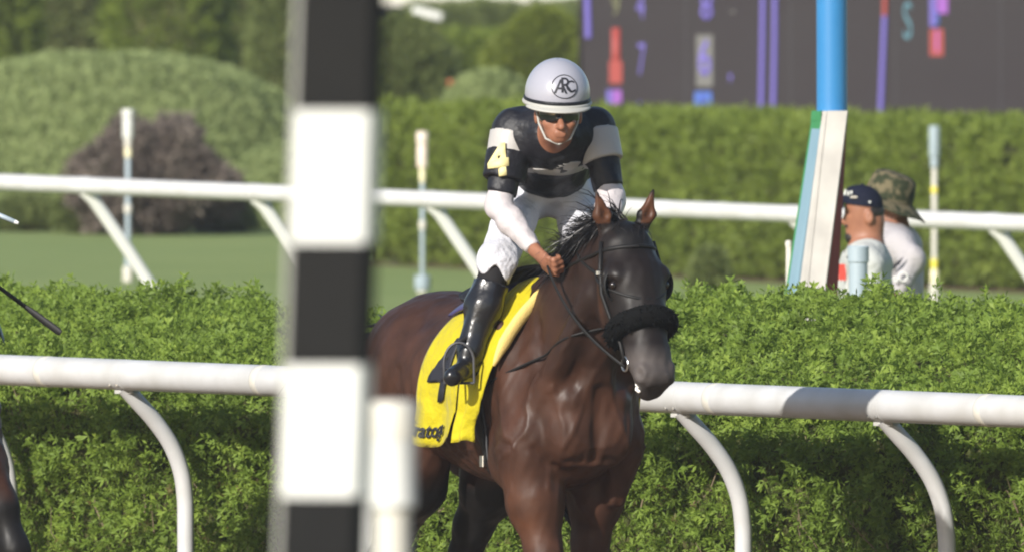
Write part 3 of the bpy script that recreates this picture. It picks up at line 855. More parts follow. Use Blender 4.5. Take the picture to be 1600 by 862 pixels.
wall_hedge('hedge', P(640, 60, 305) * z0, P(900, 60, 305) * z0, 1.0, P(740, 20, 305)[2], 5000, 0.11, M['lf_dark'], 'farthest low hedge under the white roof edge', seed=84)
# small red flowering plant beside the mound
fl = empty('flowering_plant', P(712, 140, 219) * z0, 'small red flowering plant beside the pale mound and evergreen', 'plant')
zf = P(712, 131, 219)[2]
MB().tube([(0, 0, 0), (0.01, 0, zf)], [0.01, 0.006], 6).build('stem', M['lf_dark'], fl)
g = np.random.default_rng(3)
mb = MB()
for k in range(26):
    c = Vector((g.normal() * 0.03, g.normal() * 0.03, zf + g.normal() * 0.014))
    mb.lathe(c, [(0.004, -0.01), (0.016, 0.0), (0.012, 0.008), (0.003, 0.004)], 7, Euler((g.normal() * 0.6, g.normal() * 0.6, 0)).to_matrix())
mb.build('blossom', M['petal_red'], fl)['kind'] = 'stuff'
sprays('leaves', np.stack([g.normal(size=300) * 0.05, g.normal(size=300) * 0.05, g.uniform(0, zf, 300)], 1), fib_sphere(300, 4), 0.05, g.uniform(size=300), M['lf_dark'], fl, seed=6)

# low white roof edge far behind: fascia on posts
tent = empty('white_canopy', P(740, 10, 335) * z0, 'low white canopy edge along the top behind the trees', 'canopy')
T0 = P(740, 10, 335) * z0
za, zb2 = P(740, 8, 335)[2], P(740, -40, 335)[2]
MB().box((0, 0, (za + zb2) / 2), (4.6, 2.2, zb2 - za), None, 0.03).build('fascia', M['old_white'], tent, sharp=20)
for px in (560, 690, 852, 920):
    MB().box((P(px, 10, 335)[0] - T0[0], -0.9, za / 2), (0.10, 0.10, za)).build('post', M['old_white'], tent)
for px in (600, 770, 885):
    MB().box((P(px, 10, 335)[0] - T0[0], 0.9, za / 2), (0.95, 0.05, za)).build('painted_shade_panel', mat('canopy_shade_paint', (0.035, 0.033, 0.06), 0.7), tent)  # dark sheets stand in for the shade under the canopy
aw = empty('white_awning', P(668, 20, 300) * z0, 'small tilted white awning beside the top of the evergreen', 'awning')
q = P(668, 21, 300) - P(668, 20, 300) * z0
MB().box(q, (0.34, 0.5, 0.075), Matrix.Rotation(R(14), 3, 'Y'), 0.02).build('panel', M['white_paint'], aw, sharp=20)
MB().tube([(-0.1, 0, 0), (-0.1, 0, q[2])], 0.015, 8).build('pole', M['grey_paint'], aw)

# ------------------------------------------------------------------ results board
BD = 203.0
bs = BD / F_PX
B0 = P(1330, 200, BD) * z0
tote = empty('results_board', B0, 'large dark electronic results board behind the back hedge', 'results board')
xl = P(907, 100, BD)[0] - B0[0]; W = 6.2; zl, zh = 0.55, 4.4
MB().box((xl + W / 2, 0.30, (zl + zh) / 2), (W, 0.5, zh - zl), None, 0.02).build('panel', M['board_dark'], tote, sharp=20)
MB().box((xl + W / 2, 0.02, zl - 0.03), (W + 0.08, 0.12, 0.06)).build('frame', M['dark_metal'], tote)
MB().box((xl - 0.008, 0.06, (zl + zh) / 2), (0.012, 0.05, zh - zl)).build('frame', M['board_dark'], tote)
for x in (xl + 0.5, xl + W / 2, xl + W - 0.5):
    MB().box((x, 0.3, zl / 2), (0.2, 0.2, zl)).build('leg', M['dark_metal'], tote)
for k in range(1, 8):
    MB().box((xl + W * k / 8, 0.049, (zl + zh) / 2), (0.006, 0.004, zh - zl - 0.02)).build('panel_joint', M['dark_metal'], tote)
def bp(px, py, off=0.0):
    q = P(px, py, BD) - B0
    return Vector((q[0], 0.046 - off, q[2]))
def lamp_text(name, body, px, py, h_px, m, w=1.0, fat=0.0, bolder=0.0):
    c = bp(px, py); s = h_px * bs / 0.72
    return text_on(name, body, s, lambda x, y: (c.x + x * w, c.y, c.z + y), m, tote, 0.006, offset=bolder, sub=0)
def lamp_block(px0, py0, px1, py1, m, off=0.0, name='lit_block'):
    a, b = bp(px0, py0), bp(px1, py1)
    return MB().box(((a.x + b.x) / 2, a.y - off, (a.z + b.z) / 2), (abs(b.x - a.x), 0.006, abs(a.z - b.z))).build(name, m, tote)
def lamp_line(pts, px_w, m):
    return MB().tube([bp(x, y, 0.002) for x, y in pts], px_w * bs / 2, 8).build('lit_line', m, tote)
lamp_text('digit', '1', 962, 88, 80, M['led_red'], 0.95, bolder=0.006)
lamp_block(952, 96, 972, 131, M['led_red'], 0.002)
lamp_block(957, 141, 971, 184, M['led_magenta']); lamp_block(948, 141, 956, 186, M['led_purple'])
lamp_text('digit', '4', 1001, 12, 40, M['led_purple'], 0.5)
lamp_text('digit', '7', 1002, 96, 52, M['led_purple'], 0.35)
lamp_text('digit', '6', 998, 172, 26, M['led_purple'], 0.6)
lamp_text('digit', '9', 962, 10, 34, M['led_olive'], 0.55)
lamp_text('digit', '8', 1104, 12, 42, M['led_purple'], 0.7, bolder=0.004)
lamp_block(1088, 55, 1114, 136, M['led_grey'], -0.001)
lamp_text('digit', '6', 1101, 94, 56, M['led_purple'], 0.55, bolder=0.006)
lamp_block(1085, 144, 1112, 188, M['led_blue'])
lamp_text('digit', '8', 1099, 166, 28, M['led_purple'], 0.7)
lamp_line([(1193, -60), (1191, 60), (1189, 165), (1194, 194), (1206, 194), (1208, 165), (1210, 60), (1211, -60)], 7, M['led_purple'])
lamp_line([(916, -60), (919, 60)], 9, M['led_purple'])
lamp_line([(1382, 25), (1378, 120), (1374, 212)], 7, M['led_purple'])
lamp_line([(1384, -60), (1382, 25)], 7, M['led_red'])
lamp_text('letter', 'S', 1418, 36, 60, M['led_green'], 0.4)
lamp_block(1453, 46, 1474, 88, M['led_red'], -0.001)
lamp_text('digit', '1', 1464, 66, 36, M['led_magenta'], 0.7)
lamp_block(1453, -40, 1462, 42, M['led_purple']); lamp_block(1464, -40, 1481, 22, M['led_magenta'])
lamp_text('digit', '3', 1463, 30, 24, M['led_blue'], 0.7)
lamp_block(1142, 17, 1148, 21, M['led_grey'], 0.002); lamp_text('digit', ',', 1141, 106, 40, M['led_purple'], 0.7)

# ------------------------------------------------------------------ padded blue pole
BDp = 117.0
bp0 = P(1286, 437, BDp) * z0
bpole = empty('padded_pole', bp0, 'bright blue round pole rising from a leaning boarded white and red base', 'pole')
def lp(px, py, d=BDp): return P(px, py, d) - bp0
xt = lp(1300, 170)[0]
MB().tube([(xt, 0, lp(1300, 174)[2]), (xt, 0, lp(1300, 170)[2]), (lp(1299.5, -40)[0], 0, lp(1299, -40)[2]), (xt + 0.0, 0, 5.2)], 0.0655, 32).build('pole', M['pole_blue'], bpole)
def slab(name, tl, tr, bl, br, d0, d1, m, thick=0.03):
    """upright board between four pixel corners at depths d0 (left) and d1 (right), continued to the ground"""
    q = [lp(*tl, d0), lp(*tr, d1), lp(*bl, d0), lp(*br, d1)]
    def down(a, b):
        t = (0.0 - a[2]) / (b[2] - a[2]); return a + (b - a) * t
    b0, b1 = down(q[0], q[2]), down(q[1], q[3])
    nrm = np.cross(q[1] - q[0], b0 - q[0]); nrm /= np.linalg.norm(nrm)
    if nrm[1] < 0: nrm = -nrm
    vs = [b0, b1, q[1], q[0]]; vs = vs + [v + nrm * thick for v in vs]
    return link(name, make_mesh(name, vs, [(0, 1, 2, 3), (7, 6, 5, 4), (0, 4, 5, 1), (1, 5, 6, 2), (2, 6, 7, 3), (3, 7, 4, 0)], False), m, bpole)
slab('green_edge', (1267.4, 190), (1269.5, 190), (1229.8, 437), (1232.5, 437), BDp - 0.06, BDp - 0.07, M['pad_green'])
slab('blue_board', (1269.8, 190), (1283, 190), (1232.8, 437), (1247.5, 437), BDp - 0.07, BDp - 0.14, M['pad_blue'])
slab('green_cap_board', (1268, 173.5), (1283, 173.5), (1267, 189.5), (1282.8, 189.5), BDp - 0.06, BDp - 0.14, M['pad_green']).data.transform(Matrix.Identity(4))
slab('green_seam', (1283.2, 178), (1285.2, 178), (1248, 437), (1250.2, 437), BDp - 0.14, BDp - 0.142, M['pad_green'], 0.02)
slab('white_board', (1285.4, 174), (1292, 174), (1250.5, 437), (1263.5, 437), BDp - 0.142, BDp - 0.145, M['pad_white'])
slab('white_board', (1292.8, 173.5), (1324, 173.5), (1264.3, 437), (1291, 437), BDp - 0.146, BDp - 0.16, M['pad_white'])
slab('red_board', (1324.2, 176), (1324.5, 176), (1291.3, 437), (1310, 437), BDp - 0.155, BDp + 0.02, M['pad_red'], 0.02)
me = bpole.children[3].data
# the cap board ends where the blue board begins
for v in me.vertices:
    if v.co.z < 0.3: v.co.z = lp(1275, 189.0)[2]; 
cap_top = [lp(1268, 173.5), lp(1283, 173.5), lp(1267, 188.8), lp(1282.6, 188.8)]
vv = [lp(1266.6, 188.8, BDp - 0.065), lp(1282.6, 188.8, BDp - 0.145), lp(1283, 173.5, BDp - 0.145), lp(1268, 173.5, BDp - 0.065)]
for i, q in enumerate(vv):
    me.vertices[i].co = q; me.vertices[i + 4].co = q + np.array([0.006, 0.03, 0])
vs = [lp(1269, 174.2, BDp - 0.06), lp(1285, 174.2, BDp - 0.14), lp(1323.6, 174.2, BDp - 0.155), lp(1324, 174.2, BDp + 0.10), lp(1275, 174.2, BDp + 0.10)]
link('top_plate', make_mesh('top_plate', vs + [v - np.array([0, 0, 0.012]) for v in vs], [(0, 1, 2, 3, 4), (9, 8, 7, 6, 5)] + [(i, i + 5, (i + 1) % 5 + 5, (i + 1) % 5) for i in range(5)], False), M['pad_white'], bpole)
st = P(1232, 400, 118.0)
stake = empty('white_stake', st * z0, 'thin short white stake left of the boarded pole base', 'stake')
MB().box((0, 0, P(1232, 385, 118)[2] / 2), (0.022, 0.022, P(1232, 385, 118)[2]), None, 0.003).build('shaft', M['old_white'], stake)
MB().lathe((0, 0, P(1232, 385, 118)[2]), [(0.014, 0.0), (0.014, 0.02), (0.006, 0.026)], 10).build('cap', M['old_white'], stake)
pd = 119.5
pi = empty('grey_pipe', P(1341, 437, pd) * z0, 'grey plastic pipe with a wider collar in front of the capped man', 'pipe')
pz = lambda y: P(1341, y, pd)[2]
MB().lathe((0, 0, 0), [(0.041, 0.0), (0.041, pz(409))], 24).build('tube', M['grey_plastic'], pi)
MB().lathe((0, 0, 0), [(0.0425, pz(410)), (0.0468, pz(409)), (0.0468, pz(386)), (0.043, pz(384.6)), (0.038, pz(384.6)), (0.037, pz(388))], 24).build('collar', M['grey_plastic'], pi)
MB().lathe((-0.047, -0.005, pz(402)), [(0.004, -0.004), (0.006, 0.0), (0.004, 0.004)], 8).build('screw', M['dark_metal'], pi)

# ------------------------------------------------------------------ slim marker posts
def marker_post(px, d, sections, label):
    b = P(px, 300, d) * z0
    root = empty('marker_post', b, label, 'post', 'slim marker posts along the turf')
    for name, y0, y1, w, m in sections:
        za = 0.0 if y1 is None else P(px, y1, d)[2]
        zb_ = P(px, y0, d)[2]; r = w / 2 * d / F_PX
        e = min(0.006, (zb_ - za) * 0.2)
        MB().lathe((0, 0, 0), [(r * 0.93, za), (r, za + e), (r, zb_ - e), (r * 0.85, zb_)], 16).build(name, m, root)
    return root
marker_post(200, 186, [('cap', 171, 184, 19, M['white_paint']), ('sleeve', 185, 217, 17, M['white_paint']), ('band', 217.5, 231, 11.5, M['old_white']), ('band', 232, 246, 10.5, M['cream']), ('stem', 246.5, 415, 8, M['grey_plastic']), ('band', 320, 333, 12, M['old_white']), ('shaft', 380, 416, 10, M['grey_plastic']), ('base', 416.5, None, 17, M['old_white'])], 'slim marker post with a bright white cap in front of the purple shrub')
marker_post(660, 182, [('cap', 206, 224, 19, M['pinkish']), ('sleeve', 225, 262, 17, M['pinkish']), ('band', 263, 285, 9, M['cream']), ('stem', 285.5, 430, 7, M['grey_plastic']), ('band', 345, 359, 10.5, M['old_white']), ('box', 430, 452, 25, M['grey_plastic']), ('base', 452.5, None, 17, M['old_white'])], 'slim marker post with a pinkish cap above the horse\'s hindquarters')
marker_post(1460, 178, [('cap', 197, 246, 17, M['grey_plastic']), ('sleeve', 246.5, 262, 12, M['grey_plastic']), ('stem', 262.5, 440, 8, M['old_white']), ('band', 292, 302, 10.5, M['yellow_tape']), ('band', 405, 420, 10, M['yellow_tape']), ('tape', 421, 442, 12, M['cream']), ('base', 442.5, None, 14, M['old_white'])], 'slim marker post with a grey cap right of the two men')

# ================================================================== HORSES
ST = np.array([  # X, centre height, half width, half height of the trunk
    (-0.81, 1.27, 0.10, 0.11), (-0.73, 1.28, 0.19, 0.19), (-0.60, 1.29, 0.245, 0.245), (-0.42, 1.28, 0.275, 0.265), (-0.22, 1.235, 0.29, 0.30),
    (0.0, 1.215, 0.298, 0.33), (0.25, 1.225, 0.285, 0.36), (0.42, 1.225, 0.262, 0.37), (0.55, 1.20, 0.242, 0.32), (0.68, 1.17, 0.205, 0.255), (0.76, 1.15, 0.155, 0.19), (0.80, 1.14, 0.10, 0.12)])
def trunk_at(x):
    return tuple(np.interp(x, ST[:, 0], ST[:, i]) for i in (1, 2, 3))

HPHI, HSC, HWID = R(5.0), 0.945, 1.17
def Hd(x, y, z):
    """head pose: nose a little forward, skull broad"""
    dx, dz = x - 1.03, z - 1.80
    return np.array([1.03 + HSC * (dx * math.cos(HPHI) - dz * math.sin(HPHI)), y * HWID, 1.775 + HSC * (dx * math.sin(HPHI) + dz * math.cos(HPHI))])
def Hd_inv(v):
    dx, dz = (v[:, 0] - 1.03) / HSC, (v[:, 2] - 1.775) / HSC
    return np.stack([1.03 + dx * math.cos(HPHI) + dz * math.sin(HPHI), v[:, 1] / HWID, 1.80 - dx * math.sin(HPHI) + dz * math.cos(HPHI)], 1)

def horse_field(h, legs):
    f = Field((-1.05, -0.42, 0.0), (1.42, 0.42, 2.10), h)
    def trunk(X, Y, Z):
        x = np.clip(X, -0.81, 0.80)
        zc, ry, rz = (np.interp(x, ST[:, 0], ST[:, i]) for i in (1, 2, 3))
        d = (np.sqrt((Y / ry) ** 2 + ((Z - zc) / rz) ** 2) - 1) * np.minimum(ry, rz)
        return np.where(np.abs(X - x) > 0, np.sqrt(np.maximum(d, 0) ** 2 + (X - x) ** 2) + 0.0 * d, d)
    f.raw(trunk, 0.04)
    Y = np.array([0, 1, 0])
    f.ell((0.36, 0, 1.50), (0.30, 0.075, 0.125), 0.10)                       # withers
    f.ell((-0.45, 0, 1.47), (0.28, 0.12, 0.085), 0.10)                       # croup
    # neck
    f.cone((0.46, 0, 1.27), (0.68, 0, 1.475), (0.175, 0.118), 0.09, Y, (0.31, 0.215))
    f.cone((0.68, 0, 1.475), (0.88, 0, 1.645), (0.125, 0.096), 0.06, Y, (0.215, 0.150))
    f.cone((0.88, 0, 1.645), (1.00, 0, 1.740), (0.096, 0.086), 0.05, Y, (0.150, 0.110))
    # head
    f.cone(Hd(1.045, 0, 1.765), Hd(1.09, 0, 1.64), (0.100, 0.116), 0.05, Y, (0.088, 0.108))
    f.cone(Hd(1.09, 0, 1.64), Hd(1.150, 0, 1.48), (0.116, 0.086), 0.04, Y, (0.108, 0.092))
    f.cone(Hd(1.150, 0, 1.48), Hd(1.205, 0, 1.35), (0.084, 0.076), 0.04, Y, (0.092, 0.072))
    f.cone(Hd(1.205, 0, 1.35), Hd(1.238, 0, 1.275), (0.076, 0.074), 0.03, Y, (0.072, 0.062))
    f.ell(Hd(1.195, 0, 1.218), (0.048, 0.046, 0.034), 0.03)                    # chin
    for s in (-1, 1):
        f.ell(Hd(1.040, 0.050 * s, 1.555), (0.105, 0.042, 0.115), 0.04)       # cheek
        f.ell(Hd(1.135, 0.082 * s, 1.668), (0.040, 0.026, 0.028), 0.03)       # brow
        f.cone(Hd(1.165, 0.045 * s, 1.57), Hd(1.215, 0.030 * s, 1.41), (0.018, 0.014), 0.03)
        f.ell(Hd(1.266, 0.050 * s, 1.282), (0.026, 0.022, 0.036), 0.02)       # nostril rim
        f.ell(Hd(1.290, 0.064 * s, 1.278), (0.022, 0.013, 0.024), 0.012, sub=True)
        f.ell(Hd(1.150, 0.100 * s, 1.628), (0.022, 0.014, 0.018), 0.015, sub=True)
        # ears: flattened, cupped, tips apart
        f.cone(Hd(1.020, 0.058 * s, 1.835), Hd(1.040, 0.076 * s, 1.905), (0.026, 0.034), 0.02, (0.25, 1, 0), (0.020, 0.020))
        f.cone(Hd(1.040, 0.076 * s, 1.905), Hd(1.050, 0.098 * s, 1.995), (0.034, 0.007), 0.015, (0.25, 1, 0), (0.020, 0.006))
        f.cone(Hd(1.066, 0.074 * s, 1.900), Hd(1.066, 0.092 * s, 1.962), (0.017, 0.005), 0.008, (0.25, 1, 0), (0.018, 0.008), sub=True)
        # shoulder, chest, arm muscles
        f.ell((0.50, 0.185 * s, 1.22), (0.120, 0.075, 0.30), 0.05, rot=(0, -26, 0))
        f.ell((0.60, 0.185 * s, 1.07), (0.115, 0.085, 0.130), 0.028)
        f.ell((0.725, 0.088 * s, 1.085), (0.088, 0.080, 0.130), 0.032)
        f.ell((0.44, 0.175 * s, 1.00), (0.13, 0.08, 0.13), 0.028)
        f.cone((0.60, 0.13 * s, 1.36), (0.76, 0.10 * s, 1.20), (0.060, 0.045), 0.03)          # neck into chest
        f.cone((0.46, 0.225 * s, 1.46), (0.60, 0.240 * s, 1.08), (0.016, 0.024), 0.05)       # shoulder ridge
        f.cone((0.63, 0.195 * s, 1.00), (0.58, 0.175 * s, 0.84), (0.060, 0.040), 0.03)        # forearm extensor
        f.cone((0.46, 0.175 * s, 0.98), (0.50, 0.165 * s, 0.80), (0.062, 0.040), 0.03)        # forearm flexor
        f.cone((0.93, 0.078 * s, 1.58), (0.66, 0.165 * s, 1.18), (0.040, 0.056), 0.035)       # long neck muscle
        # quarters
        f.ell((-0.50, 0.150 * s, 1.27), (0.27, 0.135, 0.24), 0.06)
        f.ell((-0.62, 0.150 * s, 1.14), (0.19, 0.120, 0.26), 0.06)
        f.ell((-0.40, 0.165 * s, 1.08), (0.15, 0.105, 0.19), 0.06)
    f.cone((0.71, 0.0, 1.22), (0.72, 0, 1.0), (0.006, 0.012), 0.03, sub=False)
    # legs: chains of joints with radii
    for chain in legs:
        for (a, ra), (b, rb) in zip(chain[:-1], chain[1:]):
            f.cone(a, b, (ra, rb), 0.045)
    f.cone((-0.79, 0, 1.43), (-0.88, 0, 1.38), (0.05, 0.035), 0.04)          # dock
    return f

def fore(x, y, dx=0.0, lift=0.0):
    """forelimb hanging from the shoulder: forearm, knee, cannon, pastern, hoof"""
    kn = (x + 0.03 + dx, y * 0.93, 0.52 + lift)
    return [((x + 0.02, y * 1.12, 1.02), 0.128), ((x + 0.02 + dx * 0.3, y * 1.05, 0.82 + lift * 0.3), 0.098), ((x + 0.028 + dx * 0.75, y * 0.97, 0.63 + lift * 0.8), 0.062), (kn, 0.056)]
def lower_fore(kn, fx, fz):
    return [(kn, 0.056), ((kn[0] + fx * 0.15, kn[1], kn[2] - (kn[2] - fz) * 0.2), 0.040), ((kn[0] + fx * 0.8, kn[1], kn[2] - (kn[2] - fz) * 0.8), 0.032), ((kn[0] + fx, kn[1], fz), 0.044), ((kn[0] + fx + 0.05, kn[1], max(fz - 0.10, 0.07)), 0.036), ((kn[0] + fx + 0.075, kn[1], max(fz - 0.15, 0.055)), 0.052)]
def hind(y, stx, hkx, hkz, ftx, ftz):
    return [((-0.52, y * 1.15, 1.12), 0.17), ((stx, y * 1.25, 0.95), 0.125), ((stx - 0.04, y * 1.1, 0.86), 0.112), ((hkx * 0.7 + stx * 0.3, y, hkz + 0.11), 0.068), ((hkx, y, hkz), 0.055), ((hkx + (ftx - hkx) * 0.2, y, hkz - (hkz - ftz) * 0.25), 0.042), ((hkx + (ftx - hkx) * 0.8, y, hkz - (hkz - ftz) * 0.8), 0.035), ((ftx, y, ftz), 0.046), ((ftx + 0.05, y, max(ftz - 0.1, 0.07)), 0.037), ((ftx + 0.075, y, max(ftz - 0.15, 0.055)), 0.053)]

def colour_horse(me, v, black_to=0.64):
    """bay: brown coat, black lower legs, dark face, greyish muzzle; leg light and shade painted in"""
    n = len(v); v = v.copy(); hm = v[:, 0] > 0.97; v[hm] = Hd_inv(v[hm]); x, y, z = v[:, 0], v[:, 1], v[:, 2]
    brown = np.array([0.045, 0.0185, 0.0105]); dark = np.array([0.0165, 0.0085, 0.0062]); black = np.array([0.006, 0.0052, 0.005]); muz = np.array([0.058, 0.049, 0.046]); tan = np.array([0.085, 0.032, 0.014])
    c = np.tile(brown, (n, 1))
    def mix(c, col, w): w = np.clip(w, 0, 1)[:, None]; return c * (1 - w) + col * w
    nz = snoise(v, 0.35, 2)
    c = mix(c, dark, 0.55 * np.clip((z - 1.32) / 0.25, 0, 1) + 0.12 * nz)
    c = mix(c, dark, 0.75 * np.clip((x - 0.62) / 0.25, 0, 1) * np.clip((z - 1.2) / 0.2, 0, 1))
    head = np.clip((x - 0.98) / 0.04, 0, 1)
    c = mix(c, np.array([0.0085, 0.0062, 0.0056]), head * np.clip((x - 1.03 - 0.20 * (1.70 - z)) / 0.05, 0, 1) * 0.9)
    c = mix(c, tan, head * (np.abs(y) > 0.06) * np.clip((1.72 - z) / 0.08, 0, 1) * np.clip((z - 1.48) / 0.08, 0, 1) * np.clip((1.07 - x) / 0.05, 0, 1) * 0.4)
    c = mix(c, muz, head * np.clip((1.40 - z) / 0.07, 0, 1) * np.clip((x - 1.11) / 0.05, 0, 1))
    c = mix(c, black, head * np.clip((1.255 - z) / 0.04, 0, 1) * 0.6)
    c = mix(c, tan, (z > 1.87) * (np.abs(y) > 0.05) * np.clip((x - 1.0) / 0.02, 0, 1) * 0.8)
    c = mix(c, black, (np.abs(y) < 0.055) * (x > 0.93) * np.clip((z - 1.74) / 0.04, 0, 1) * 0.9)
    c = mix(c, black, np.clip((z - 1.965) / 0.03, 0, 1) * head)
    c = mix(c, tan, np.clip((0.95 - z) / 0.1, 0, 1) * (x > 0) * (y < 0.0) * np.clip((z - 0.62) / 0.05, 0, 1) * 0.35)  # right foreleg's sunlit tone painted into the coat
    c = mix(c, black, np.clip((black_to - z) / 0.08, 0, 1) * (x > 0))
    c = mix(c, black, np.clip((0.94 - z) / 0.10, 0, 1) * (x < -0.2))  # hind legs: black points, carried higher to paint in their shade
    at = me.attributes.new('col', 'FLOAT_COLOR', 'POINT')
    at.data.foreach_set('color', np.c_[c, np.ones(n)].astype(np.float32).ravel())

VEINS = [  # x, z lines on each flank; height, half width (creases are negative)
    ([(0.70, 1.30), (0.68, 1.20), (0.70, 1.10), (0.66, 1.02), (0.62, 0.90), (0.60, 0.74)], 0.0050, 0.010),
    ([(0.66, 1.02), (0.56, 0.97), (0.50, 0.88), (0.52, 0.74)], 0.0040, 0.009),
    ([(0.58, 1.32), (0.55, 1.20), (0.60, 1.08), (0.66, 1.02)], 0.0035, 0.009),
    ([(0.34, 1.04), (0.15, 1.00), (-0.05, 1.02), (-0.2, 1.06)], 0.0045, 0.010),
    ([(0.90, 1.48), (0.82, 1.36), (0.76, 1.24)], 0.0045, 0.010),
    ([(-0.45, 1.10), (-0.50, 1.0), (-0.46, 0.9)], 0.0040, 0.010),
    ([(0.40, 1.48), (0.44, 1.30), (0.42, 1.12), (0.36, 0.98)], -0.0090, 0.020),
    ([(0.50, 1.02), (0.56, 1.06), (0.64, 1.02)], -0.0070, 0.014),
    ([(0.60, 1.50), (0.66, 1.38), (0.72, 1.28)], -0.0080, 0.016),
    ([(-0.30, 1.30), (-0.27, 1.15), (-0.31, 1.02)], -0.0080, 0.020),
    ([(-0.62, 1.40), (-0.70, 1.22), (-0.66, 1.02)], -0.0070, 0.018)]
def horse_relief(me, v):
    """veins, muscle creases and ribs raised on the coat"""
    n = len(v); nr = np.empty(n * 3, dtype=np.float32)
    me.vertex_normals.foreach_get('vector', nr); nr = nr.reshape(-1, 3)
    d = np.zeros(n)
    def seg_dist(p, a, b):
        ab = b - a; t = np.clip(((p - a) @ ab) / (ab @ ab), 0, 1)
        return np.linalg.norm(p - a - t[:, None] * ab, axis=1)
    p = v[:, [0, 2]] + 0.012 * np.stack([snoise(v, 0.12, 3), snoise(v, 0.12, 9)], 1)
    side = np.clip(np.abs(nr[:, 1]) * 2.2, 0, 1)
    for pts, hgt, wid in VEINS:
        q = np.array(pts)
        ds = np.min([seg_dist(p, q[i], q[i + 1]) for i in range(len(q) - 1)], axis=0)
        d += hgt * np.exp(-(ds / wid) ** 2) * side
    for s in (-1, 1):                                             # the chest seen from the front
        yy = np.stack([v[:, 1], v[:, 2]], 1); front = np.clip(nr[:, 0] * 2 - 0.4, 0, 1) * (v[:, 0] > 0.5) * (v[:, 2] < 1.4)
        for pts, hgt, wid in (([(0.03 * s, 1.30), (0.07 * s, 1.16), (0.13 * s, 1.03), (0.15 * s, 0.88)], 0.0045, 0.010), ([(0.16 * s, 1.25), (0.13 * s, 1.10), (0.13 * s, 1.03)], 0.0040, 0.009), ([(0.012 * s, 1.24), (0.008 * s, 0.98)], -0.010, 0.016), ([(0.05 * s, 0.98), (0.15 * s, 0.96), (0.21 * s, 1.02)], -0.009, 0.016)):
            q = np.array(pts)
            ds = np.min([seg_dist(yy, q[i], q[i + 1]) for i in range(len(q) - 1)], axis=0)
            d += hgt * np.exp(-(ds / wid) ** 2) * front
    rib = np.clip((v[:, 0] + 0.25) / 0.1, 0, 1) * np.clip((0.30 - v[:, 0]) / 0.1, 0, 1) * np.clip((1.36 - v[:, 2]) / 0.1, 0, 1) * side
    d += 0.0022 * rib * np.sin((v[:, 0] + 0.25 * v[:, 2]) * 6.283 / 0.075)
    d += 0.0016 * snoise(v, 0.07, 14)
    v += nr * d[:, None]
    me.vertices.foreach_set('co', v.astype(np.float32).ravel()); me.update()

def strands(name, roots, dirs, lengths, width, mat_, parent, droop=0.4, seed=0, segs=5):
    g = np.random.default_rng(seed)
    V, Q = [], []
    for p, d, L in zip(roots, dirs, lengths):
        d = np.array(d, float); d /= np.linalg.norm(d)
        side = np.cross(d, g.normal(size=3)); side /= np.linalg.norm(side)
        pos = np.array(p, float); b = len(V); cur = d.copy()
        wob = g.normal(size=3) * 0.25
        for k in range(segs + 1):
            w = width * (1 - 0.85 * k / segs)
            V += [pos - side * w / 2, pos + side * w / 2]
            cur = cur + np.array([0, 0, -droop / segs]) + wob * math.sin(k * 1.5) / segs * 2
            cur /= np.linalg.norm(cur)
            pos = pos + cur * L / segs
        Q += [(b + 2 * k, b + 2 * k + 1, b + 2 * k + 3, b + 2 * k + 2) for k in range(segs)]
    return link(name, fast_mesh(name, V, Q), mat_, parent)

HEAD = R(25.5)                                              # the horse's heading off the line of sight, towards the right
HF = np.array([math.sin(HEAD), -math.cos(HEAD), 0]); HL = np.array([math.cos(HEAD), math.sin(HEAD), 0])

def surf_y(fld, x, z, s):
    """outermost lateral position of the body at x, z on side s"""
    i = int(round((x - fld.lo[0]) / fld.h)); k = int(round((z - fld.lo[2]) / fld.h))
    col = fld.F[i, :, k]
    idx = np.nonzero(col < 0)[0]
    if len(idx) == 0: return 0.0
    j = idx[-1] if s > 0 else idx[0]
    j2 = j + (1 if s > 0 else -1)
    a, b = col[j], col[j2]
    return fld.ax[1][j] + (fld.ax[1][j2] - fld.ax[1][j]) * a / (a - b)

def ring_on(fld, c, nrm, up, n, grow, rmax=0.6):
    """closed loop of points just outside the body in the plane through c"""
    c = np.asarray(c, float); nrm = np.asarray(nrm, float); nrm /= np.linalg.norm(nrm)
    u = np.asarray(up, float); u = u - nrm * (u @ nrm); u /= np.linalg.norm(u); w = np.cross(nrm, u)
    out = []
    for k in range(n):
        a = 2 * math.pi * k / n
        d = u * math.cos(a) + w * math.sin(a)
        r = 0.0
        while r < rmax:
            p = c + d * (r + 0.006)
            i = np.round((p - fld.lo) / fld.h).astype(int)
            if (i < 0).any() or (i >= fld.n).any() or fld.F[tuple(i)] > 0: break
            r += 0.006
        out.append(c + d * (r + grow))
    out = np.array(out)
    for _ in range(2): out = 0.5 * out + 0.25 * (np.roll(out, 1, 0) + np.roll(out, -1, 0))
    return out

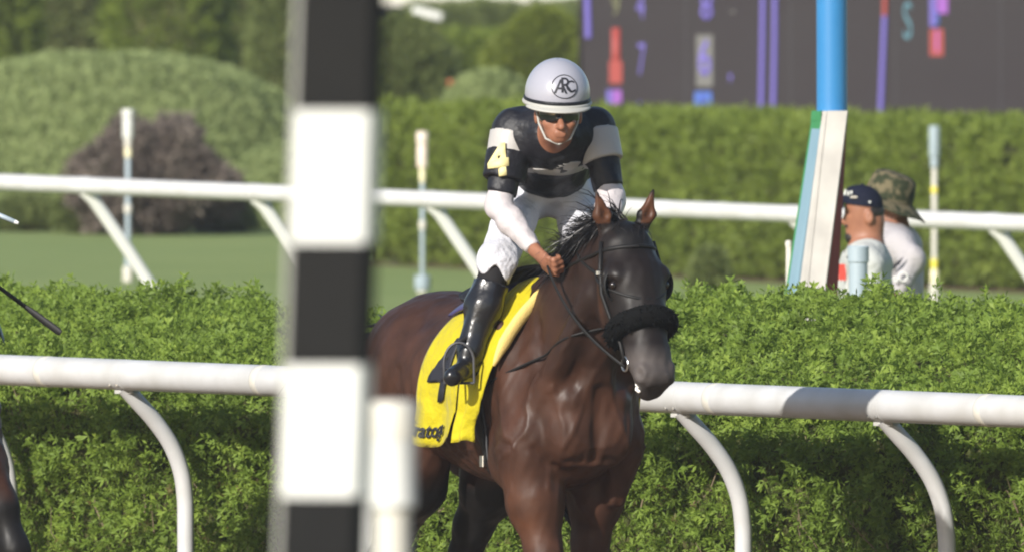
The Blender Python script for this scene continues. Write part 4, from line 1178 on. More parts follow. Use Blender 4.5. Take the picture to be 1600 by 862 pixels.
def build_horse(label, legs, h, dressed, seed):
    root = empty('horse', (0, 0, 0), label, 'horse')
    fld = horse_field(h, legs)
    me = fld.mesh('body')
    horse_relief(me, fld.v)
    colour_horse(me, fld.v, 0.64 if dressed else 0.80)
    link('body', me, M['coat'], root)
    g = np.random.default_rng(seed)
    # mane and forelock
    crest = np.array([(0.60, 1.685), (0.68, 1.735), (0.77, 1.785), (0.86, 1.830), (0.95, 1.865), (1.015, 1.875)])
    n = 1500 if dressed else 160
    u = g.uniform(0, 5, n); i = np.minimum(u.astype(int), 4); fr_ = u - i
    p2 = crest[i] * (1 - fr_)[:, None] + crest[i + 1] * fr_[:, None]
    roots = np.stack([p2[:, 0], g.normal(size=n) * 0.012, p2[:, 1] - 0.02], 1)
    dirs = np.stack([-0.45 + g.normal(size=n) * 0.35, -0.75 + g.normal(size=n) * 0.35, 0.75 + g.normal(size=n) * 0.35], 1)
    strands('mane', roots, dirs, g.uniform(0.08, 0.20, n) * (1 + 0.4 * np.sin(u * 9)), 0.008, M['hair'], root, 1.7, seed)
    n = 160 if dressed else 60
    roots = np.stack([1.00 + g.uniform(0, 0.06, n), g.normal(size=n) * 0.034, np.full(n, 1.825)], 1)
    dirs = np.stack([0.55 + g.normal(size=n) * 0.2, g.normal(size=n) * 0.35, 0.35 + g.normal(size=n) * 0.15], 1)
    strands('forelock', roots, dirs, g.uniform(0.06, 0.13, n), 0.006, M['hair'], root, 2.2, seed + 1)
    n = 260
    roots = np.stack([np.full(n, -0.87) + g.normal(size=n) * 0.02, g.normal(size=n) * 0.02, 1.39 + g.normal(size=n) * 0.02], 1)
    dirs = np.stack([-0.8 + g.normal(size=n) * 0.15, g.normal(size=n) * 0.16, 0.05 + g.normal(size=n) * 0.15], 1)
    strands('tail', roots, dirs, g.uniform(0.5, 0.85, n), 0.009, M['hair'], root, 1.6, seed + 2, 7)
    for s in (-1, 1):
        MB().lathe(Hd(1.143, 0.088 * s, 1.628), [(0.004, -0.019), (0.014, -0.014), (0.019, 0), (0.014, 0.014), (0.004, 0.019)], 14).build('eye', M['eye'], root, sharp=None)
    for ch in legs:
        q = ch[-1][0]
        if q[2] < 0.4:
            MB().lathe((q[0] + 0.005, q[1], max(q[2] - 0.055, 0.0)), [(0.066, 0.0), (0.062, 0.035), (0.054, 0.07)], 16).build('hoof', M['hoof'], root)
    # bridle
    hd = Hd(1.238, 0, 1.275) - Hd(1.045, 0, 1.765); hd /= np.linalg.norm(hd)
    br = empty_part = bpy.data.objects.new('bridle', None)
    COL.objects.link(br); br.parent = root
    c = Hd(1.158, 0, 1.462)
    lo_ = ring_on(fld, c, hd, (1, 0, 0), 44, 0.013)
    mb = MB()
    mb.tube(list(lo_) + [lo_[0]], 0.040, 12, caps=False, flat=0.8)
    o = mb.build('noseband', M['fleece'], br, sharp=None)
    # woolly outline
    wv = []; 
    for q in lo_:
        for _ in range(16 if dressed else 5):
            d = g.normal(size=3); d /= np.linalg.norm(d); wv.append((q + d * 0.033, d))
    strands('fleece_tufts', [a for a, _ in wv], [b for _, b in wv], np.full(len(wv), 0.015), 0.010, M['fleece'], o, 0.3, seed + 4, 2)
    thr = ring_on(fld, (1.0, 0, 1.66), (-0.35, 0, -0.93), (1, 0, 0), 40, 0.005)
    MB().tube(list(thr) + [thr[0]], 0.007, 8, caps=False).build('throat_strap', M['black_strap'], br, sharp=None)
    brow = ring_on(fld, Hd(1.05, 0, 1.765), (-0.2, 0, 1), (1, 0, 0), 40, 0.005)
    MB().tube(list(brow) + [brow[0]], 0.008, 8, caps=False).build('browband', M['black_strap'], br, sharp=None)
    for s in (-1, 1):
        def on(x, z, gr=0.006):
            x, _, z = Hd(x, 0, z)
            return np.array([x, surf_y(fld, x, z, s) + gr * s, z])
        MB().tube([on(1.055, 1.80), on(1.075, 1.70), on(1.09, 1.60), on(1.115, 1.50), on(1.15, 1.40), on(1.178, 1.335)], 0.0075, 8).build('cheek_strap', M['black_strap'], br, sharp=None)
        q = on(1.175, 1.325, 0.008)
        MB().tube([q + np.array([0.026 * math.cos(a), 0.0, 0.026 * math.sin(a)]) for a in np.linspace(0, 2 * math.pi, 17)], 0.004, 8, caps=False).build('bit_ring', M['steel'], br, sharp=None)
        MB().lathe(on(1.08, 1.68, 0.010), [(0.003, -0.012), (0.011, -0.007), (0.011, 0.007), (0.003, 0.012)], 10).build('buckle', M['steel'], br)
        # half-cup blinker hugging the eye
        e = Hd(1.128, 0.082 * s, 1.630)
        def cup(u, v):
            b_ = R(-80) + R(160) * u; a_ = R(90) + R(95) * v          # from the side round to the rear
            return tuple(e + np.array([0.050 * math.cos(a_) * math.cos(b_) + 0.016, s * 0.040 * math.sin(a_) * math.cos(b_), 0.058 * math.sin(b_)]))
        ob = solid_sheet('blinker_cup', cup, 14, 8, 0.006, M['black_strap'], br)
    vs_ = []
    mb = MB()
    for k in range(7):
        mb.lathe(Hd(1.205 + 0.006 * k % 0.02, -0.044 - 0.002 * (k % 3), 1.252 - 0.006 * k), [(0.002, -0.006), (0.007, -0.002), (0.006, 0.004), (0.001, 0.007)], 8)
    mb.build('mouth_foam', M['foam'], br)
    return root, fld

# horse under the jockey -----------------------------------------------------------------------------------------
fr_r = fore(0.55, -0.145, 0.10, 0.0); fr_l = fore(0.45, 0.150, -0.05, 0.04)
legs_a = [fr_r, lower_fore(fr_r[-1][0], 0.01, 0.20), fr_l, lower_fore(fr_l[-1][0], -0.30, 0.40),
          hind(-0.135, -0.40, -0.74, 0.58, -0.68, 0.20), hind(0.135, -0.36, -0.60, 0.60, -0.46, 0.24)]
horse, hfld = build_horse('dark bay racehorse with yellow number cloth and black fleece noseband galloping forward', legs_a, 0.0085, True, 21)
anchor = P(862, 440, 100.3)
hpos = anchor - (HF * 0.42 + np.array([0, 0, 1.622]))
horse.location = Vector(hpos); horse.rotation_euler = (0, 0, math.atan2(HF[1], HF[0]))
def to_h(w):
    d = np.asarray(w) - hpos
    return np.array([d @ HF, d @ HL, d[2]])

# saddle cloth: a sheet that lies on the back and hangs down both flanks
def hug(x, drop, s, off=0.012):
    """point at distance drop down the flank from the spine"""
    zc, ry, rz = trunk_at(x)
    ry += off; rz += off
    L = 0.0; a = 0.0; da = 0.03
    py, pz = 0.0, rz
    bulge = 0.046 * np.clip((x - 0.18) / 0.25, 0, 1)
    while L < drop and a < 1.75:
        a += da
        ny, nz = ry * math.sin(a), rz * math.cos(a)
        L += math.hypot(ny - py, nz - pz); py, pz = ny, nz
    if L < drop: pz -= drop - L
    return np.array([x, s * (py + bulge * math.sin(min(a, 1.5))), zc + pz])
def cloth_pt(u, v, s, wave=1.0):
    """u 0 rear .. 1 front, v 0 spine .. 1 hem"""
    x = (-0.09 + 0.13 * (1 - v)) * (1 - u) + (0.485 + 0.075 * math.sin(math.pi * min(v * 1.1, 1)) - 0.045 * v) * u
    drop = v * (0.70 + 0.03 * math.sin(u * 3.0))
    p = hug(x, drop, s, 0.016)
    p[2] += 0.035 * math.exp(-(v / 0.16) ** 2) * min(max((x - 0.1) / 0.25, 0), 1)
    fl = v * v * wave
    p[1] += s * 0.006 * wave * math.sin(14 * v + 9 * u) * math.sin(3 * u) * min(v * 2, 1)
    p[1] += s * (0.015 * fl * math.sin(u * 9 + 1) + 0.009 * fl * math.sin(u * 17 + v * 6) + 0.012 * v ** 3)
    return p
SPL = 0.70
def panel_pt(u, v, s):
    w_ = min(max(u, 0), 1)
    return cloth_pt(u * SPL, v * (0.985 + 0.02 * math.sin(w_ * 5)), s) + np.array([-0.035 * w_ ** 3 * v ** 3, s * 0.012 * w_ * w_ * v, 0])
for s in (-1, 1):
    solid_sheet('saddle_cloth' , lambda u, v: tuple(panel_pt(u, v, s)), 34, 34, 0.004, M['cloth_yellow'], horse)
    def flap(u, v):
        uu = SPL + (1 - SPL) * u
        p = cloth_pt(uu + 0.02 * (1 - u) * v, v * 0.99, s)
        p[1] += s * (0.030 * v * v * (1 - u) + 0.016 * math.sin(u * 7 + v * 2.5) * v * v)
        p[0] += 0.06 * v ** 3 * (1 - u) - 0.02 * v ** 3 * u
        return tuple(p)
    solid_sheet('cloth_flap', flap, 22, 34, 0.004, M['cloth_yellow'], horse)
    # pale edge pad along the front of the cloth
    MB().tube([cloth_pt(1.0, v, s, 0.2) + np.array([0.010, s * 0.004, 0.004]) for v in np.linspace(0.02, 0.50, 16)], [0.026] * 12 + [0.022, 0.018, 0.012, 0.006], 10, flat=0.6).build('edge_pad', M['pad_tan'], horse, sharp=None)
    # reading direction: rear to front on the right flank, front to rear on the left
    dirn = 1 if s < 0 else -1
    text_on('cloth_number', '4', 0.30, lambda x, y: tuple(panel_pt((0.315 + dirn * x / 0.56) / SPL, 0.63 - y / 0.70, s) + np.array([0, s * 0.0095, 0])), M['ink'], horse, 0.003, offset=0.008, sub=3)
    text_on('cloth_lettering', 'Saratoga', 0.070, lambda x, y: tuple(panel_pt((0.225 + dirn * x / 0.56) / SPL, 0.92 - y / 0.70, s) + np.array([0, s * 0.0105, 0])), M['ink'], horse, 0.002, offset=0.0015, shear=0.3, sub=2)
# girth, overgirth
for x0, w, off, m, nm in ((0.35, 0.085, 0.006, M['girth_grey'], 'girth'), (0.36, 0.05, 0.012, M['black_strap'], 'overgirth')):
    rings = [ring_on(hfld, (x0 + q * w / 2, 0, 1.2), (1, 0, 0), (0, 0, 1), 60, off) for q in (-1, -0.33, 0.33, 1)]
    def gp(u, v):
        r_ = rings[min(int(round(u * 3)), 3)]
        return tuple(r_[int(round(11 + 38 * v)) % 60])
    solid_sheet(nm, gp, 4, 39, 0.004, m, horse)
MB().box((0.36, surf_y(hfld, 0.36, 0.97, -1) - 0.016, 0.97), (0.03, 0.012, 0.04), None, 0.003).build('girth_buckle', M['steel'], horse)
# small racing saddle with its dark purple pad
solid_sheet('saddle_pad', lambda u, v: tuple(hug(-0.02 + 0.36 * u, abs(v - 0.5) * 0.44, 1 if v > 0.5 else -1, 0.028 + 0.012 * math.sin(u * 3.14))), 14, 24, 0.010, M['saddle_purple'], horse)
solid_sheet('saddle', lambda u, v: tuple(hug(0.03 + 0.28 * u, abs(v - 0.5) * 0.40, 1 if v > 0.5 else -1, 0.040 + 0.040 * (2 * u - 0.9) ** 2) ), 14, 24, 0.014, M['saddle_black'], horse)

# ================================================================== JOCKEY
JO = P(862, 440, 100.3) * z0
def J(px, py, dd=0.0): return P(px, py, 100.3 + dd) - JO
LX = np.array([1, 0, 0])
LAT = np.array([0.97, 0.24, 0.0])
jk = {
 'head': J(872, 167, -0.37), 'jaw': J(874, 203, -0.42), 'neck': J(866, 205, -0.20),
 'chest': J(864, 214, -0.06), 'waist': J(863, 258, 0.18), 'pelvis': J(861, 296, 0.32),
 'sR': J(802, 203, -0.06), 'eR': J(779, 322, -0.12), 'wR': J(836, 391, -0.30), 'hR': J(853, 408, -0.36),
 'sL': J(929, 201, -0.02), 'eL': J(956, 312, -0.10), 'wL': J(941, 358, -0.22), 'hL': J(928, 380, -0.26),
 'pR': J(818, 312, 0.28), 'kR': J(777, 408, -0.10), 'aR': J(735, 548, -0.17), 'tR': J(707, 588, -0.30), 'heR': J(741, 568, -0.13),
 'pL': J(904, 312, 0.36), 'kL': J(908, 404, 0.06), 'aL': J(985, 560, 0.36), 'tL': J(985, 594, 0.18), 'heL': J(985, 574, 0.40)}
lo = np.min(list(jk.values()), axis=0) - 0.22; hi = np.max(list(jk.values()), axis=0) + 0.22
jockey = empty('person', JO, 'jockey in black and silver silks with white helmet riding the dark bay horse', 'person')
JH = 0.0065

def fingers(f, palm, wrist, grip, s, k=0.008):
    """four curled fingers and a thumb closed on the rein"""
    ax_ = palm - wrist; ax_ /= np.linalg.norm(ax_)
    side = np.array([0.35, 0, -0.95]); side -= ax_ * (side @ ax_); side /= np.linalg.norm(side)
    inn = np.cross(ax_, side) * s
    f.cone(wrist, palm, (0.027, 0.036), 0.015, side, (0.022, 0.019))
    for i, (o_, L) in enumerate(((0.030, 0.036), (0.011, 0.040), (-0.009, 0.037), (-0.027, 0.030))):
        b = palm + side * o_ + ax_ * 0.022
        m_ = b + ax_ * L * 0.75 + inn * 0.010
        e = m_ + inn * L * 0.8 - ax_ * 0.004
        t_ = e - ax_ * L * 0.6
        f.cone(b, m_, (0.0098, 0.0090), k); f.cone(m_, e, (0.0090, 0.0082), k); f.cone(e, t_, (0.0082, 0.0070), k)
    b = palm + side * 0.034 - ax_ * 0.012
    m_ = b + side * 0.016 + ax_ * 0.026 + inn * 0.012
    f.cone(b, m_, (0.0125, 0.0105), k); f.cone(m_, m_ + ax_ * 0.026 + inn * 0.014, (0.0105, 0.0080), k)

def jk_torso(f, gr):
    f.cone(jk['pelvis'], jk['waist'], (0.128, 0.118), 0.06, LAT, (0.098, 0.088), grow=gr)
    f.cone(jk['waist'], jk['chest'], (0.116, 0.136), 0.06, LAT, (0.088, 0.104), grow=gr)
    f.cone(jk['chest'], jk['chest'] * 0.6 + jk['neck'] * 0.4, (0.134, 0.085), 0.05, LAT, (0.102, 0.080), grow=gr)
    for s in ('R', 'L'):
        f.cone(jk['chest'] * 0.35 + jk['s' + s] * 0.65, jk['s' + s], (0.062, 0.056), 0.05, grow=gr)
def jk_uparm(f, gr, t=1.0):
    for s in ('R', 'L'):
        a, b = jk['s' + s], jk['e' + s]
        f.cone(a, a + (b - a) * t, (0.054, 0.040), 0.04, grow=gr)
def jk_forearm(f, gr, t=1.0):
    for s in ('R', 'L'):
        a, b = jk['e' + s], jk['w' + s]
        f.cone(a, a + (b - a) * 0.35, (0.040, 0.041), 0.03, grow=gr)
        f.cone(a + (b - a) * 0.35, a + (b - a) * t, (0.041, 0.025), 0.03, grow=gr)
def jk_thigh(f, gr):
    for s in ('R', 'L'):
        f.cone(jk['p' + s], jk['k' + s], (0.076, 0.056), 0.04, grow=gr)
        f.ell(jk['p' + s] + np.array([0, 0.06, 0.02]), (0.078, 0.09, 0.085), 0.04, grow=gr)

f = Field(lo, hi, JH)
H = jk['head']
f.ell(H + [0, 0.02, 0.02], (0.076, 0.095, 0.092), 0.03)
f.ell(H + [0.002, -0.035, -0.055], (0.058, 0.052, 0.075), 0.04, rot=(-18, 0, 0))
f.ell(H + [0.004, -0.060, -0.105], (0.030, 0.026, 0.026), 0.03)          # chin
f.cone(H + [0.008, -0.090, -0.040], H + [0.012, -0.112, -0.072], (0.009, 0.0135), 0.012)   # nose
for s in (-1, 1):
    f.ell(H + [0.010 + 0.012 * s, -0.100, -0.074], (0.008, 0.009, 0.007), 0.008)
    f.ell(H + [0.004 + 0.040 * s, -0.066, -0.058], (0.020, 0.018, 0.018), 0.02)         # cheekbones
    f.ell(H + [0.078 * s, 0.015, -0.035], (0.010, 0.018, 0.030), 0.01)                  # ears
f.cone(H + [-0.008, -0.094, -0.092], H + [0.026, -0.092, -0.092], 0.0070, 0.006)         # upper lip
f.cone(H + [-0.006, -0.090, -0.103], H + [0.022, -0.089, -0.103], 0.0072, 0.006)         # lower lip
f.cone(jk['neck'] + [0, 0.04, -0.02], H + [0, 0.03, -0.05], (0.060, 0.054), 0.03)
jk_torso(f, -0.006); jk_uparm(f, -0.004); jk_forearm(f, -0.004); jk_thigh(f, -0.006)
for s, sg in (('R', 1), ('L', -1)):
    f.cone(jk['k' + s], jk['a' + s], (0.052, 0.036), 0.03)
    f.cone(jk['heR'] if s == 'R' else jk['heL'], jk['t' + s], (0.032, 0.024), 0.02)
    fingers(f, jk['h' + s], jk['w' + s], None, sg)
link('body', f.mesh('body'), M['skin_tan'], jockey)

def cloth_part(name, m, fn, parent, h=JH, wr=(0.004, 0.10, 3)):
    f = Field(lo, hi, h)
    fn(f)
    if wr: f.wrinkle(*wr)
    return link(name, f.mesh(name), m, parent)
# black silks, short over the elbows
def fn(f):
    jk_torso(f, 0.014)
    jk_uparm(f, 0.014, 0.86)
    f.ell(jk['waist'] + [0, -0.06, -0.05], (0.105, 0.07, 0.055), 0.05)
    # neckline
    f.ell(jk['neck'] + [0.004, -0.02, 0.035], (0.062, 0.075, 0.06), 0.01, sub=True)
    d = jk['pelvis'] - jk['waist']; d /= np.linalg.norm(d)
    pc = jk['waist'] + d * 0.035
    X, Y, Z = f._grid((slice(None),) * 3)
    pl = (X - pc[0]) * d[0] + (Y - pc[1]) * d[1] + (Z - pc[2]) * d[2]
    arm = np.abs(X - pc[0]) > 0.155
    f.F = np.where(arm, f.F, np.maximum(f.F, pl.astype(np.float32)))
    for s in ('R', 'L'):
        a, b = jk['s' + s], jk['e' + s]; u = (b - a) / np.linalg.norm(b - a); c = a + (b - a) * 0.84
        pl = (X - c[0]) * u[0] + (Y - c[1]) * u[1] + (Z - c[2]) * u[2]
        near = ((X - c[0]) ** 2 + (Y - c[1]) ** 2 + (Z - c[2]) ** 2) < 0.14 ** 2
        f.F = np.where(near, np.maximum(f.F, pl.astype(np.float32)), f.F)
silks = cloth_part('silks', M['silk_black'], fn, jockey, wr=(0.0035, 0.10, 3, (1.4, 1, 0.8)))
def between(f, a, b, t0, t1):
    u = (b - a) / np.linalg.norm(b - a)
    f.cut(a + (b - a) * t1, u); f.cut(a + (b - a) * t0, -u)
for s, t0, t1 in (('R', 0.05, 0.42), ('L', 0.06, 0.47)):
    def fn(f):
        a, b = jk['s' + s], jk['e' + s]
        f.cone(a, b, (0.054, 0.040), 0.02, grow=0.030)
        between(f, a, b, t0, t1)
    cloth_part('sleeve_band', M['silk_silver'], fn, silks, wr=(0.0015, 0.10, 3))
def fn(f):
    a, b = jk['eR'], jk['wR']
    f.cone(jk['sR'], jk['eR'], (0.054, 0.040), 0.03, grow=0.005)
    f.cone(a, a + (b - a) * 0.35, (0.040, 0.041), 0.03, grow=0.006); f.cone(a + (b - a) * 0.35, b, (0.041, 0.025), 0.03, grow=0.006)
    f.cut(b - (b - a) * 0.03, b - a)
    c = jk['sR'] + (a - jk['sR']) * 0.70; f.cut(c, jk['sR'] - a)
cloth_part('undersleeve', M['lycra_white'], fn, jockey, wr=(0.002, 0.07, 5))
def fn(f):
    a, b = jk['eL'], jk['wL']
    f.cone(jk['sL'], jk['eL'], (0.054, 0.040), 0.03, grow=0.005)
    f.cone(a, a + (b - a) * 0.35, (0.040, 0.041), 0.03, grow=0.006); f.cone(a + (b - a) * 0.35, b, (0.041, 0.025), 0.03, grow=0.006)
    f.cut(b - (b - a) * 0.03, b - a)
    c = jk['sL'] + (a - jk['sL']) * 0.70; f.cut(c, jk['sL'] - a)
cloth_part('undersleeve', M['lycra_white'], fn, jockey, wr=(0.002, 0.07, 5))
# silver flashes hanging over the waist
def fn(f):
    jk_torso(f, 0.017)
    f.ell(jk['waist'] + [0, -0.06, -0.05], (0.105, 0.07, 0.055), 0.05, grow=0.004)
    c = J(876, 266, 0.0)
    X, Y, Z = f._grid((slice(None),) * 3)
    xx, zz = X - c[0], Z - c[2]
    d1 = np.sqrt(((xx * 0.96 + zz * 0.25 - 0.035) / 0.075) ** 2 + ((zz - xx * 0.22) / 0.024) ** 2) - 1
    d2 = np.sqrt(((xx + 0.075) / 0.10) ** 2 + ((zz + 0.010 + 0.10 * xx) / 0.012) ** 2) - 1
    f.F = np.maximum(np.maximum(f.F, (np.minimum(d1, d2) * 0.02).astype(np.float32)), (Y - jk['waist'][1] + 0.0).astype(np.float32))
cloth_part('silver_flash', M['silk_silver'], fn, silks, wr=None)
# white breeches with a loose lower edge at the knee
def fn(f):
    f.cone(jk['pelvis'], jk['waist'], (0.128, 0.118), 0.06, LAT, (0.098, 0.088), grow=0.007)
    f.cut(jk['waist'], jk['waist'] - jk['pelvis'])
    jk_thigh(f, 0.008)
    for s in ('R', 'L'):
        d = jk['a' + s] - jk['k' + s]; d /= np.linalg.norm(d)
        f.cone(jk['k' + s], jk['k' + s] + d * 0.05, (0.068, 0.066), 0.03)
    X, Y, Z = f._grid((slice(None),) * 3)
    for s in ('R', 'L'):
        d = jk['a' + s] - jk['k' + s]; d /= np.linalg.norm(d); c = jk['k' + s] + d * 0.048
        pl = (X - c[0]) * d[0] + (Y - c[1]) * d[1] + (Z - c[2]) * d[2] - 0.022 * np.sin(X * 70) * (s == 'R')
        near = ((X - c[0]) ** 2 + (Y - c[1]) ** 2 + (Z - c[2]) ** 2) < 0.17 ** 2
        f.F = np.where(near, np.maximum(f.F, pl.astype(np.float32)), f.F)
cloth_part('breeches', M['breeches_white'], fn, jockey, wr=(0.0055, 0.11, 9))
for s in ('R', 'L'):
    def fn(f):
        a, b = jk['k' + s], jk['a' + s]
        f.cone(a, b, (0.058, 0.046), 0.02)
        between(f, a, b, 0.02, 0.40)
    cloth_part('sock', M['sock'], fn, jockey, wr=(0.002, 0.08, 2))
    def fn(f):
        a, b = jk['k' + s], jk['a' + s]
        f.cone(a + (b - a) * 0.24, a + (b - a) * 0.5, (0.064, 0.064), 0.02); f.cone(a + (b - a) * 0.5, b, (0.064, 0.046), 0.03)
        f.cone(jk['he' + s], jk['t' + s], (0.041, 0.033), 0.04)
        f.cone(b, jk['he' + s], (0.046, 0.042), 0.03)
        f.cut(a + (b - a) * 0.24, a - b)
    cloth_part('boot', M['boot'], fn, jockey, wr=(0.0035, 0.10, 12))
    # stirrup iron under the foot
    c = jk['t' + s] * 0.7 + jk['he' + s] * 0.3
    st_ = [c + np.array([0.055 * math.cos(a), 0.0, 0.035 + 0.075 * math.sin(a) if math.sin(a) > 0 else -0.037]) for a in np.linspace(0, 2 * math.pi, 25)]
    MB().tube(st_, 0.005, 8, caps=False).build('stirrup', M['dark_metal'], jockey, sharp=None)
    MB().tube([c + np.array([0, 0, 0.11]), J(800 if s == 'R' else 905, 480, 0.12)], 0.008, 8).build('stirrup_leather', M['black_strap'], jockey, sharp=None)
# helmet
HR = Euler((R(9), R(1.5), R(4))).to_matrix()
hc = J(871, 146, -0.350)
def helm(a, b, grow=0.0):
    """a round, b up from the rim"""
    r = np.array([0.1185, 0.140, 0.128]) + grow
    v = Vector((r[0] * math.cos(a) * math.cos(b), r[1] * math.sin(a) * math.cos(b), r[2] * math.sin(b)))
    return Vector(hc) + HR @ v
helmet_root = bpy.data.objects.new('helmet', None); COL.objects.link(helmet_root); helmet_root.parent = jockey
nu, nv = 48, 18
vs = [helm(2 * math.pi * i / nu, -0.16 + (math.pi / 2 + 0.15) * j / (nv - 1)) for j in range(nv) for i in range(nu)]
fs = [(j * nu + i, j * nu + (i + 1) % nu, (j + 1) * nu + (i + 1) % nu, (j + 1) * nu + i) for j in range(nv - 1) for i in range(nu)]
o = link('shell', make_mesh('shell', vs, fs), M['helmet'], helmet_root)
m = o.modifiers.new('thickness', 'SOLIDIFY'); m.thickness = 0.012; m.offset = -1
MB().tube([helm(a, -0.13, 0.002) for a in np.linspace(0, 2 * math.pi, 49)], 0.0065, 10, caps=False, flat=0.55).build('dark_band', M['silk_black'], helmet_root, sharp=None)
MB().tube([helm(a, -0.235, 0.004) for a in np.linspace(0, 2 * math.pi, 49)], 0.0085, 10, caps=False).build('rim', M['grey_paint'], helmet_root, sharp=None)
def peak(u, v):
    a = -math.pi / 2 + (u - 0.5) * 2.3
    p = helm(a, -0.22, 0.002 + 0.030 * v * math.cos((u - 0.5) * 2.3))
    return tuple(p + Vector((0, -0.0, -0.010 * v)))
solid_sheet('peak', peak, 26, 5, 0.005, M['grey_paint'], helmet_root)
# round badge with overlapping letters A, R, C
ba, bb_ = -math.pi / 2 + 0.15, 0.38
def badge(x, y, off=0.0012):
    return tuple(helm(ba + x / (0.1185 * 0.90), bb_ + y / 0.136, off))
MB().tube([badge(0.0465 * math.cos(a), 0.0465 * math.sin(a)) for a in np.linspace(0, 2 * math.pi, 49)], 0.0017, 6, caps=False).build('badge_ring', M['ink'], helmet_root, sharp=None)
for ch, dx, dy, sz in (('A', -0.015, -0.004, 0.080), ('R', 0.004, 0.002, 0.086), ('C', 0.021, -0.003, 0.064)):
    text_on('badge_letter', ch, sz, lambda x, y: badge(x * 0.85 + dx, y + dy, 0.0016), M['ink'], helmet_root, 0.0015, sub=2)
# goggles and chin strap
gc = H + np.array([0.003, 0.0, -0.030])
def lensf(u, v):
    a = -math.pi / 2 + (u - 0.5) * 2.2
    rr = 1.0 + 0.02 * math.cos((v - 0.5) * 2)
    z = (v - 0.5) * (0.054 - 0.020 * abs(2 * u - 1) ** 2) + (0.008 * math.exp(-((u - 0.5) / 0.08) ** 2) if v < 0.4 else 0)
    return tuple(gc + np.array([0.076 * math.cos(a) * rr, 0.098 * math.sin(a) * rr, z]))
gg = solid_sheet('goggles', lensf, 30, 10, 0.006, M['lens'], jockey)
MB().tube([lensf(u, 1.0) for u in np.linspace(0, 1, 20)], 0.004, 8).build('goggle_frame', M['black_strap'], gg, sharp=None)
for s in (-1, 1):
    MB().tube([H + np.array([0.080 * s, -0.005, 0.0]), H + np.array([0.070 * s, -0.035, -0.06]), H + np.array([0.045 * s, -0.062, -0.115]), H + np.array([0.0, -0.070, -0.136])], 0.0042, 8).build('chin_strap', M['grey_paint'], helmet_root, sharp=None)
# yellow number on a black arm band
a, b = jk['sR'], jk['eR']
def fn(f):
    f.cone(a, b, (0.054, 0.040), 0.02, grow=0.034); between(f, a, b, 0.30, 0.66)
band = cloth_part('arm_band', M['silk_black'], fn, jockey, wr=(0.002, 0.09, 2))
nc = J(779, 253, -0.168)
text_on('arm_number', '4', 0.148, lambda x, y: tuple(nc + np.array([x * 0.92 * 0.97 - 0.05 * y, 0.15 * abs(x) - 0.20 * x + 0.10 * y, y + 0.13 * x])), M['number_yellow'], band, 0.006, offset=0.009, sub=1)
# reins from the bit to both hands, with a loose hanging loop
def hw(p): return hpos + HF * p[0] + HL * p[1] + np.array([0, 0, p[2]]) 
def from_h(p): return to_h(p)
rein = bpy.data.objects.new('reins', None); COL.objects.link(rein); rein.parent = horse
for s, hand in ((-1, 'hR'), (1, 'hL')):
    b0 = Hd(1.172, s * 0.072, 1.315); e0 = to_h(jk[hand] + JO)
    mid = b0 * 0.5 + e0 * 0.5 + np.array([-0.0, s * 0.085, -0.035])
    pts = [b0 * (1 - t) ** 2 + mid * 2 * t * (1 - t) + e0 * t * t for t in np.linspace(0, 1, 22)]
    MB().tube(pts, 0.0062, 8, flat=0.4).build('rein', M['black_strap'], rein, sharp=None)
c = ring_on(hfld, (0.66, 0, 1.34), (0.40, 0, -0.90), (1, 0, 0), 48, 0.014)
MB().tube(list(c) + [c[0]], 0.0048, 8, caps=False).build('neck_strap', M['black_strap'], rein, sharp=None)
q = c[np.argmax(c[:, 0])]
MB().box(q + np.array([0.006, 0.04, 0.0]), (0.012, 0.034, 0.014), None, 0.002).build('strap_buckle', M['steel'], rein)

# ================================================================== second horse and rider, nearly out of frame on the left
kn = (0.68, 0.335, 0.55)
fa = [((0.56, 0.165, 1.02), 0.13), ((0.60, 0.215, 0.88), 0.085), ((0.65, 0.285, 0.72), 0.060), (kn, 0.050)]
fb = fore(0.50, -0.145, -0.05, 0.02)
legs_b = [fa, lower_fore(kn, -0.02, 0.20),
          fb, lower_fore(fb[-1][0], -0.05, 0.20), hind(-0.135, -0.44, -0.82, 0.56, -0.80, 0.20), hind(0.135, -0.36, -0.62, 0.58, -0.50, 0.20)]
horse2, fld2 = build_horse('horse at the left edge with only a bent black foreleg in view', legs_b, 0.015, False, 33)
h2pos = np.array([-2.25, 104.0, 0.0])
horse2.location = Vector(h2pos); horse2.rotation_euler = (0, 0, -math.pi / 2 + R(4))
solid_sheet('saddle_cloth', lambda u, v: tuple(hug(-0.05 + 0.5 * u, abs(v - 0.5) * 0.80, 1 if v > 0.5 else -1, 0.016)), 20, 40, 0.005, M['pad_blue'], horse2)
rider2 = bpy.data.objects.new('person', None); COL.objects.link(rider2)
tag(rider2, 'rider out of frame at the left edge holding a whip', 'person')
rider2.location = Vector((P(-250, 440, 104.0) * z0))
def copy_tree(src, dst, skip=()):
    for ch in src.children:
        if ch.name.split('.')[0] in skip: continue
        c = ch.copy(); COL.objects.link(c); c.parent = dst; c.matrix_parent_inverse = ch.matrix_parent_inverse.copy()
        copy_tree(ch, c, skip)
copy_tree(jockey, rider2, ('arm_number', 'badge_letter', 'badge_ring', 'silver_flash'))
hand2 = jk['hL'] + np.array(rider2.location)
w0, w1 = P(-6, 445, 103.3), P(95, 520, 103.2)
wd = (w1 - w0)
wst = hand2
whip = empty('riding_whip', wst, 'thin black riding whip poking in from the left edge', 'whip')
MB().tube([np.zeros(3), w0 - wst - wd * 0.5 + np.array([0, 0, 0.02]), w0 - wst, w0 + wd * 0.45 - wst], [0.007, 0.007, 0.0075, 0.0085], 10).build('shaft', M['black_strap'], whip, sharp=None)
